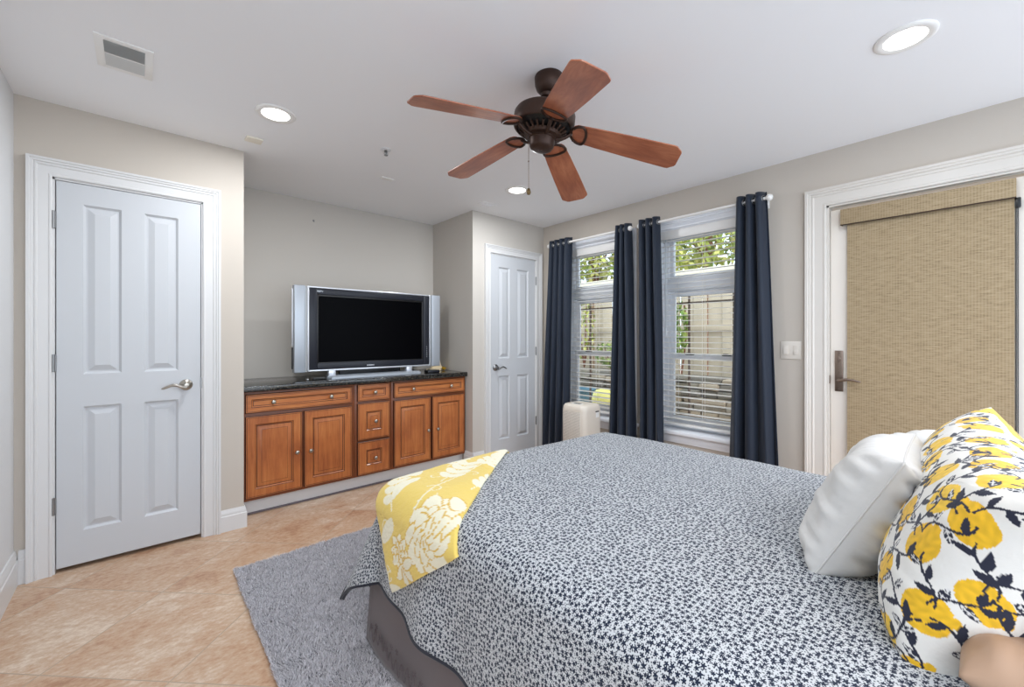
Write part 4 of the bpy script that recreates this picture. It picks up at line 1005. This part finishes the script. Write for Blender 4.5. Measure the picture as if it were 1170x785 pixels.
# ------------------------------------------------------------------ pillows
def pillow_pts(wd, ht, th, nu, nv, pinch=0.06, wr=0.004, seed=0, pw=0.5, eu=4, ev=4):
    """front and back grids of a stuffed pillow lying in its local xz plane, thickness along y (front at -y side flipped later)"""
    def spaced(n, half, e):
        a = np.linspace(-1, 1, 4001); e_ = np.where(a < 0, e[0], e[1]); y = th / 2 * np.clip(1 - np.abs(a) ** e_, 0, 1) ** pw
        L = np.concatenate([[0], np.cumsum(np.hypot(np.diff(a) * half, np.diff(y)))]); return np.interp(np.linspace(0, L[-1], n), L, a)
    eu = eu if isinstance(eu, tuple) else (eu, eu); ev = ev if isinstance(ev, tuple) else (ev, ev)
    US, VS = spaced(nu, wd / 2, eu), spaced(nv, ht / 2, ev)
    out = []
    for side in (1, -1):
        P = np.zeros((nv, nu, 3))
        for j, v in enumerate(VS):
            for i, u in enumerate(US):
                t = (max(0, 1 - abs(u) ** (eu[0] if u < 0 else eu[1])) * max(0, 1 - abs(v) ** (ev[0] if v < 0 else ev[1]))) ** pw
                x = u * wd / 2 * (1 - pinch * (1 - v * v) * abs(u) ** 3); z = v * ht / 2 * (1 - pinch * (1 - u * u) * abs(v) ** 3)
                n = mnoise.noise(Vector((x * 7 + seed, z * 7, side * 3.0))) * wr * 2.0 * t + mnoise.noise(Vector((x * 22 + seed, z * 9, side * 5.0))) * wr * t
                # gathers running in from the seams
                du, dv = 1 - abs(u), 1 - abs(v); m = min(1.0, min(du, dv) * 12)
                if du < dv: g_ = mnoise.noise(Vector((z * 42 + seed, x * 5, side * 2.0))) * math.exp(-du * 2.6)
                else: g_ = mnoise.noise(Vector((x * 42 + seed, z * 5, side * 2.0 + 9))) * math.exp(-dv * 2.6)
                n += wr * 2.6 * g_ * m
                P[j, i] = (x, side * (th / 2 * t + n), z)
        out.append(P)
    return out
def pillow(name, M, wd, ht, th, m, parent=None, nu=60, nv=50, colf=None, **kw):
    F, Bk = pillow_pts(wd, ht, th, nu, nv, **kw)
    vs, fs, cs = [], [], []
    for k, P in enumerate((F, Bk)):
        idx = np.arange(nu * nv).reshape(nv, nu) + k * nu * nv
        q = np.stack([idx[:-1, :-1], idx[:-1, 1:], idx[1:, 1:], idx[1:, :-1]], -1).reshape(-1, 4)
        fs += (q if k == 0 else q[:, ::-1]).tolist(); vs += P.reshape(-1, 3).tolist()
        if colf is not None: cs.append(colf(P, k))
    me = bpy.data.meshes.new(name); me.from_pydata(vs, [], fs)
    if colf is not None:
        ca = me.color_attributes.new('print', 'FLOAT_COLOR', 'POINT'); c_ = np.concatenate(cs, 0)
        ca.data.foreach_set('color', np.concatenate([c_, np.ones((len(c_), 1))], 1).astype(np.float32).ravel())
    me.transform(M)
    bm_ = bmesh.new(); bm_.from_mesh(me); bmesh.ops.remove_doubles(bm_, verts=bm_.verts[:], dist=1e-5); bmesh.ops.recalc_face_normals(bm_, faces=bm_.faces[:]); bm_.to_mesh(me); bm_.free()
    return link(name, me, m, parent, 180)
def seam(name, M, wd, ht, parent, m, pinch, rad=0.003):
    pts = []
    n = 40
    for side in range(4):
        for k in range(n):
            t = -1 + 2 * k / n
            u, v = ((t, -1), (1, t), (-t, 1), (-1, -t))[side]
            pts.append(M @ Vector((u * wd / 2 * (1 - pinch * (1 - v * v) * abs(u) ** 3), 0, v * ht / 2 * (1 - pinch * (1 - u * u) * abs(v) ** 3))))
    b = nb(); tube(b, pts, rad, 6, closed=True); return obj(name, b, m, parent, 180)
# lemon print canvas in metres, 1.5 mm cells
def lemon_canvas(Wm=1.5, Hm=1.1, res=0.0015):
    nx, ny = int(Wm / res), int(Hm / res)
    img = np.ones((ny, nx, 3)) * np.array(lin((224, 221, 214)))
    navy = np.array(lin((38, 40, 56))); pale = np.array(lin((214, 212, 208)))
    rr = np.random.default_rng(11)
    def win(cx, cy, r):
        x0, x1 = max(0, int((cx - r) / res)), min(nx, int((cx + r) / res) + 1); y0, y1 = max(0, int((cy - r) / res)), min(ny, int((cy + r) / res) + 1)
        if x1 <= x0 or y1 <= y0: return None
        yy, xx = np.mgrid[y0:y1, x0:x1]; return img[y0:y1, x0:x1], xx * res - cx, yy * res - cy
    def lemon(cx, cy, a, L, W_):
        w_ = win(cx, cy, L * 1.4)
        if w_ is None: return
        s, dx, dy = w_; p = dx * math.cos(a) + dy * math.sin(a); q = -dx * math.sin(a) + dy * math.cos(a)
        body = (np.abs(p / L) ** 2.3 + np.abs(q / W_) ** 2.3) < 1; nub = ((p - L * 1.02) / (L * 0.2)) ** 2 + (q / (W_ * 0.28)) ** 2 < 1
        ins = body | nub; sh = 1 + 0.06 * np.sin(p * 300 + 3 * np.sin(q * 170)) + 0.05 * np.sin(q * 420)
        base = np.array(lin((232, 190, 56))) if rr.random() < 0.55 else np.array(lin((226, 178, 40)))
        s[ins] = base[None] * sh[ins][:, None]
    def leaf_(cx, cy, a, L, W_, veins):
        w_ = win(cx, cy, L * 1.1)
        if w_ is None: return
        s, dx, dy = w_; p = dx * math.cos(a) + dy * math.sin(a); q = -dx * math.sin(a) + dy * math.cos(a)
        t = np.clip(p / L, 0, 1); wd = W_ * np.sin(PI * t ** 0.8); ins = (p > 0) & (p < L) & (np.abs(q) < wd); s[ins] = navy
        if veins:
            vn = ins & ((np.abs(q) < 0.0011) | ((np.abs(((p - np.abs(q) * 0.9) % 0.010) - 0.005) < 0.0013) & (np.abs(q) < wd * 0.8))); s[vn] = pale
    def stem(pts, wd=0.0022):
        for (x0, y0), (x1, y1) in zip(pts, pts[1:]):
            L = math.hypot(x1 - x0, y1 - y0)
            w_ = win((x0 + x1) / 2, (y0 + y1) / 2, L / 2 + 0.01)
            if w_ is None: continue
            s, dx, dy = w_; a = math.atan2(y1 - y0, x1 - x0); p = dx * math.cos(a) + dy * math.sin(a); q = -dx * math.sin(a) + dy * math.cos(a)
            s[(np.abs(p) < L / 2 + 0.001) & (np.abs(q) < wd)] = navy
    cell = 0.108; spots = []
    for r_ in range(int(Hm / (cell * 0.86)) + 2):
        for c_ in range(int(Wm / cell) + 2):
            spots.append((c_ * cell + (r_ % 2) * cell / 2 + rr.uniform(-0.018, 0.018), r_ * cell * 0.86 + rr.uniform(-0.015, 0.015)))
    for x, y in spots: lemon(x, y, rr.uniform(0, 2 * PI), rr.uniform(0.034, 0.042), rr.uniform(0.029, 0.035))
    for n_, (x, y) in enumerate(spots):
        for (vx, vy) in ((cell, 0.0), (cell / 2, cell * 0.86), (-cell / 2, cell * 0.86)):
            if rr.random() < 0.2: continue
            L = math.hypot(vx, vy); ux, uy = vx / L, vy / L; am = rr.choice((-1, 1)) * rr.uniform(0.010, 0.022); P = []
            for k in range(13):
                t = 0.10 + 0.80 * k / 12; o_ = am * math.sin(2 * PI * t) * 0.8 + am * 0.5
                P.append((x + vx * t - uy * o_, y + vy * t + ux * o_))
            for k in (3, 6, 9):
                th_ = math.atan2(P[k + 1][1] - P[k][1], P[k + 1][0] - P[k][0]); sg = 1 if k == 6 else -1
                leaf_(P[k][0], P[k][1], th_ + sg * rr.uniform(0.55, 1.1), rr.uniform(0.026, 0.036), rr.uniform(0.0052, 0.0074), rr.random() < 0.35)
            stem(P, 0.0021)
    return img, res
LIMG, LRES = lemon_canvas()
def lemon_col(P, k):
    # arc length from the near end and from mid height, so the print wraps round the plump ends unstretched
    dx = np.linalg.norm(np.diff(P, axis=1), axis=2); ax_ = np.concatenate([np.zeros((P.shape[0], 1)), np.cumsum(dx, 1)], 1)
    dz = np.linalg.norm(np.diff(P, axis=0), axis=2); az = np.concatenate([np.zeros((1, P.shape[1])), np.cumsum(dz, 0)], 0); az -= az[az.shape[0] // 2][None]
    x = 0.55 + (-ax_ if k else ax_); z = 0.55 + az
    xi = np.clip((x / LRES).astype(int), 0, LIMG.shape[1] - 1); zi = np.clip((z / LRES).astype(int), 0, LIMG.shape[0] - 1)
    return LIMG[zi, xi].reshape(-1, 3)
def place(c, yaw, lean, roll=0.0):
    """pillow upright facing +y, leaned back towards -y, then turned about z"""
    return Matrix.Translation(c) @ Matrix.Rotation(yaw, 4, 'Z') @ Matrix.Rotation(lean, 4, 'X') @ Matrix.Rotation(roll, 4, 'Y')
# tan pillows flat at the head of the bed
M = Matrix.Translation((1.325, -0.215, 0.712)) @ Matrix.Rotation(PI / 2, 4, 'X') ; 
o = pillow('bed_pillow', M, 0.78, 0.48, 0.11, M_TAN, pinch=0.0, wr=0.008, seed=3, eu=8, ev=6)
tag(o, 'tan satin pillow lying flat at the bed head, undermost of the two', 'pillow', 'tan pillows at the bed head')
M = Matrix.Translation((1.385, -0.285, 0.822)) @ Matrix.Rotation(PI / 2 - 0.06, 4, 'X')
o = pillow('bed_pillow', M, 0.76, 0.44, 0.11, M_TAN, pinch=0.0, wr=0.008, seed=9, eu=8, ev=6)
tag(o, 'tan satin pillow behind the lemon cushion, on top of the other', 'pillow', 'tan pillows at the bed head')
LM = place((1.395, 0.032, 0.835), math.radians(6), math.radians(24), math.radians(-4))
lem = pillow('lemon_pillow', LM, 0.82, 0.38, 0.21, M_LEMON, nu=480, nv=270, colf=lemon_col, pinch=0.05, wr=0.0016, seed=5, pw=0.5, eu=(7, 2.6), ev=3.2)
tag(lem, 'large plush pillow printed with yellow lemons and navy leaves', 'pillow')
# white pillows leaning on it
WM = place((1.385, 0.195, 0.815), math.radians(2), math.radians(27.5), 0.0)
wp = pillow('throw_pillow', WM, 0.38, 0.345, 0.17, M_PILLOW, pinch=0.09, wr=0.009, seed=1)
seam('seam_piping', WM, 0.38, 0.345, wp, M_PILLOW, 0.09, 0.0022)
tag(wp, 'plump white cushion in front, its corner pointing at the lemon pillow', 'cushion', 'white cushions on the bed')
WM2 = place((1.765, 0.165, 0.795), math.radians(-1), math.radians(27), 0.0)
wp2 = pillow('throw_pillow', WM2, 0.37, 0.30, 0.15, M_PILLOW, pinch=0.09, wr=0.009, seed=21)
seam('seam_piping', WM2, 0.37, 0.30, wp2, M_PILLOW, 0.09, 0.0022)
tag(wp2, 'white cushion half hidden behind the front white cushion', 'cushion', 'white cushions on the bed')

# ------------------------------------------------------------------ garden outside
GZ = 0.14
def gravel():
    m = mat('gravel_mulch', (150, 128, 112), 0.95, vary=0.0); g = NT(m)
    tc = g.n('ShaderNodeTexCoord'); v = g.n('ShaderNodeTexVoronoi'); v.inputs['Scale'].default_value = 28; g.l(tc.outputs['Object'], v.inputs['Vector'])
    sp = g.n('ShaderNodeSeparateColor'); g.l(v.outputs['Color'], sp.inputs[0])
    g.l(g.ramp(sp.outputs[0], [(0.0, lin((120, 92, 74))), (0.4, lin((168, 142, 124))), (0.7, lin((196, 182, 170))), (1.0, lin((150, 104, 84)))]), g.b.inputs['Base Color']); return m
b = nb(); box(b, (XO, -3.0, -0.3), (16, 12, GZ)); struct('ground_garden', b, gravel())
fence = empty('garden_fence', (6.0, 3.0, GZ), 'tall beige board fence behind the garden bed', 'fence')
M_FENCE = mat('beige_fence_boards', (188, 172, 146), 0.8, vary=0.12, vscale=3)
b = nb(); y = -1.0; k = 0
while y < 8.5:
    box(b, (6.0 + (0.02 if k % 2 else 0.0), y, GZ), (6.02 + (0.02 if k % 2 else 0.0), y + 0.19, 2.14), 0.003); y += 0.2; k += 1
obj('boards', b, M_FENCE, fence)
for z0, z1, d in ((1.33, 1.415, 0.03), (0.5, 0.58, 0.03)):
    b = nb(); box(b, (6.0 - d, -1.0, z0), (6.0, 8.5, z1), 0.004); obj('rail', b, M_FENCE, fence)
b = nb(); box(b, (5.94, -1.0, 2.13), (6.08, 8.5, 2.22), 0.004); obj('cap_rail', b, mat('pale_cap', (224, 212, 188), 0.7), fence)
# stacked stone retaining edge
b = nb(); z = GZ - 0.02; row = 0
while z < 0.70:
    h = random.uniform(0.07, 0.12); y = 0.4 + random.uniform(-0.2, 0)
    while y < 6.6:
        l_ = random.uniform(0.16, 0.42); d_ = random.uniform(-0.05, 0.05)
        t = nb(); box(t, (5.25 + row * 0.02 + d_, y, z), (5.85, y + l_ - 0.012, z + h - 0.008), 0.018, 2, mi=random.choice((0, 1, 2)))
        for v_ in t.verts: v_.co += Vector((random.uniform(-1, 1), random.uniform(-1, 1), random.uniform(-1, 1))) * 0.006
        merge(b, t); y += l_
    z += h; row += 1
sw = obj('retaining_wall', b, [mat('stone_grey', (132, 124, 108), 0.9, vary=0.3, vscale=9), mat('stone_tan', (152, 138, 116), 0.9, vary=0.25, vscale=9), mat('stone_dark', (104, 98, 86), 0.9, vary=0.3, vscale=9)], None, 40)
sw['kind'] = 'structure'
tr = empty('garden_trellis', (3.85, 2.2, GZ), 'thin brown metal trellis frame standing outside the windows', 'trellis')
M_IRON = mat('brown_iron', (104, 86, 72), 0.6, 0.3)
for y in (1.42, 1.812, 2.60, 2.953):
    b = nb(); box(b, (3.80, y - 0.007, GZ), (3.818, y + 0.007, 1.72)); obj('upright', b, M_IRON, tr)
b = nb(); box(b, (3.80, 1.0, 1.545), (3.818, 3.4, 1.563)); obj('crossbar', b, M_IRON, tr)
def leaves(name, c, rad, n, size, cols, parent=None, seed=0):
    r = np.random.default_rng(seed)
    u = r.normal(size=(n, 3)); u /= np.linalg.norm(u, axis=1)[:, None]; u *= r.uniform(0.35, 1, (n, 1)) ** 0.5
    P = np.array(c) + u * np.array(rad)
    A = r.normal(size=(n, 3)); A /= np.linalg.norm(A, axis=1)[:, None]; Bv = np.cross(A, r.normal(size=(n, 3))); Bv /= np.linalg.norm(Bv, axis=1)[:, None]
    s = size * r.uniform(0.6, 1.3, (n, 1)); V = np.stack([P - A * s, P + Bv * s * 0.45, P + A * s, P - Bv * s * 0.45], 1)
    me = bpy.data.meshes.new(name); me.from_pydata(V.reshape(-1, 3).tolist(), [], np.arange(n * 4).reshape(n, 4).tolist())
    cc = np.array([lin(c_) for c_ in cols])[r.integers(0, len(cols), n)] * r.uniform(0.8, 1.2, (n, 1))
    ca = me.color_attributes.new('print', 'FLOAT_COLOR', 'POINT'); ca.data.foreach_set('color', np.concatenate([np.repeat(cc, 4, 0), np.ones((n * 4, 1))], 1).astype(np.float32).ravel())
    return link(name, me, M_LEAF, parent, 0)
M_BARK = mat('reddish_bark', (120, 78, 58), 0.9, vary=0.3, vscale=12)
YG = [(190, 196, 104), (162, 172, 80), (214, 210, 126), (126, 144, 68)]
DG = [(96, 122, 58), (126, 148, 74), (160, 176, 96)]
specs = [((7.3, 5.6, 3.3), (0.8, 0.95, 1.0), 1800, 'yellow-green tree with a reddish trunk behind the fence, seen through the corner window', YG, 0.09),
         ((7.3, 3.2, 3.2), (0.8, 0.9, 0.9), 1700, 'light green tree behind the fence, seen left in the second window', YG, 0.08),
         ((9.3, 4.9, 3.6), (0.9, 1.2, 1.2), 1500, 'pale leafy tree standing farther off between the two windows', YG, 0.09),
         ((9.4, 2.3, 3.6), (0.9, 1.0, 1.2), 1200, 'darker leafy tree behind the fence, seen right in the second window', DG, 0.08)]
for i, (c, rd, n, lb, cl, sz) in enumerate(specs):
    t = empty('garden_tree', (c[0], c[1], GZ), lb, 'tree', 'trees beyond the fence')
    leaves('foliage', c, rd, n, sz, cl, t, 30 + i)
    b = nb(); tube(b, [(c[0] + 0.02 * k, c[1] + 0.05 * math.sin(k), GZ + (c[2] - GZ) * k / 5) for k in range(6)], [0.11, 0.10, 0.09, 0.085, 0.07, 0.04], 10)
    for k in range(6):
        a = k * 1.05; s0 = Vector((c[0] + 0.06, c[1], c[2] - 0.7 + 0.15 * k)); tube(b, [s0, s0 + Vector((0.3 * math.cos(a), 0.35 * math.sin(a), 0.3)), s0 + Vector((0.6 * math.cos(a), 0.7 * math.sin(a), 0.75))], [0.035, 0.025, 0.01], 6)
    obj('trunk', b, M_BARK, t, 50)
vine = empty('climbing_vine', (5.75, 2.86, 0.7), 'green vine climbing the beige fence at the window side', 'vine')
leaves('foliage', (5.72, 2.86, 1.35), (0.10, 0.13, 0.42), 260, 0.045, DG, vine, 77)
b = nb(); tube(b, [(5.8, 2.88, 0.66), (5.86, 2.86, 1.0), (5.90, 2.84, 1.4), (5.88, 2.87, 1.7)], 0.012, 6); obj('stem', b, M_BARK, vine)
for i, (y, lb) in enumerate(((4.0, 'low green shrub on the stones, seen through the corner window'), (4.55, 'thin twiggy shrub against the fence in the corner window'))):
    t = empty('garden_shrub', (5.7, y, 0.72), lb, 'shrub')
    leaves('foliage', (5.70, y, 0.96 + 0.5 * i), (0.12, 0.34 - 0.1 * i, 0.22 + 0.45 * i), 330, 0.04, DG if i == 0 else YG, t, 90 + i)
    b = nb()
    for k in range(7): a = k * 0.9; tube(b, [(5.7, y, 0.72), (5.7 + 0.05 * math.cos(a), y + 0.12 * math.sin(a), 0.95 + 0.3 * i), (5.7 + 0.07 * math.cos(a), y + 0.2 * math.sin(a), 1.05 + 0.8 * i)], [0.010, 0.007, 0.003], 6)
    obj('stems', b, M_BARK, t)
b = nb(); lathe(b, [(0, 0), (0.09, 0.0), (0.135, 0.05), (0.15, 0.12), (0.13, 0.20), (0.09, 0.245), (0.03, 0.26), (0.0, 0.262)], Matrix.Translation((4.6, 3.36, GZ + 0.15)), 24, cap=False)
box(b, (4.47, 3.24, GZ), (4.72, 3.48, GZ + 0.155), 0.02, mi=1)
tag(obj('garden_ball', b, [mat('lime_glaze', (214, 206, 110), 0.4), MATS['stone_grey']], None, 40), 'round yellow-green garden ball on a stone, outside the corner window', 'garden ornament')
b = nb(); lathe(b, [(0.0, 0), (0.15, 0), (0.19, 0.30), (0.21, 0.31), (0.21, 0.34), (0.18, 0.34), (0.165, 0.28), (0, 0.28)], Matrix.Translation((4.9, 3.95, GZ)), 24, cap=False)
tag(obj('garden_pot', b, mat('teal_glaze', (92, 128, 142), 0.35), None, 40), 'blue-green glazed garden pot outside the corner window', 'garden pot')
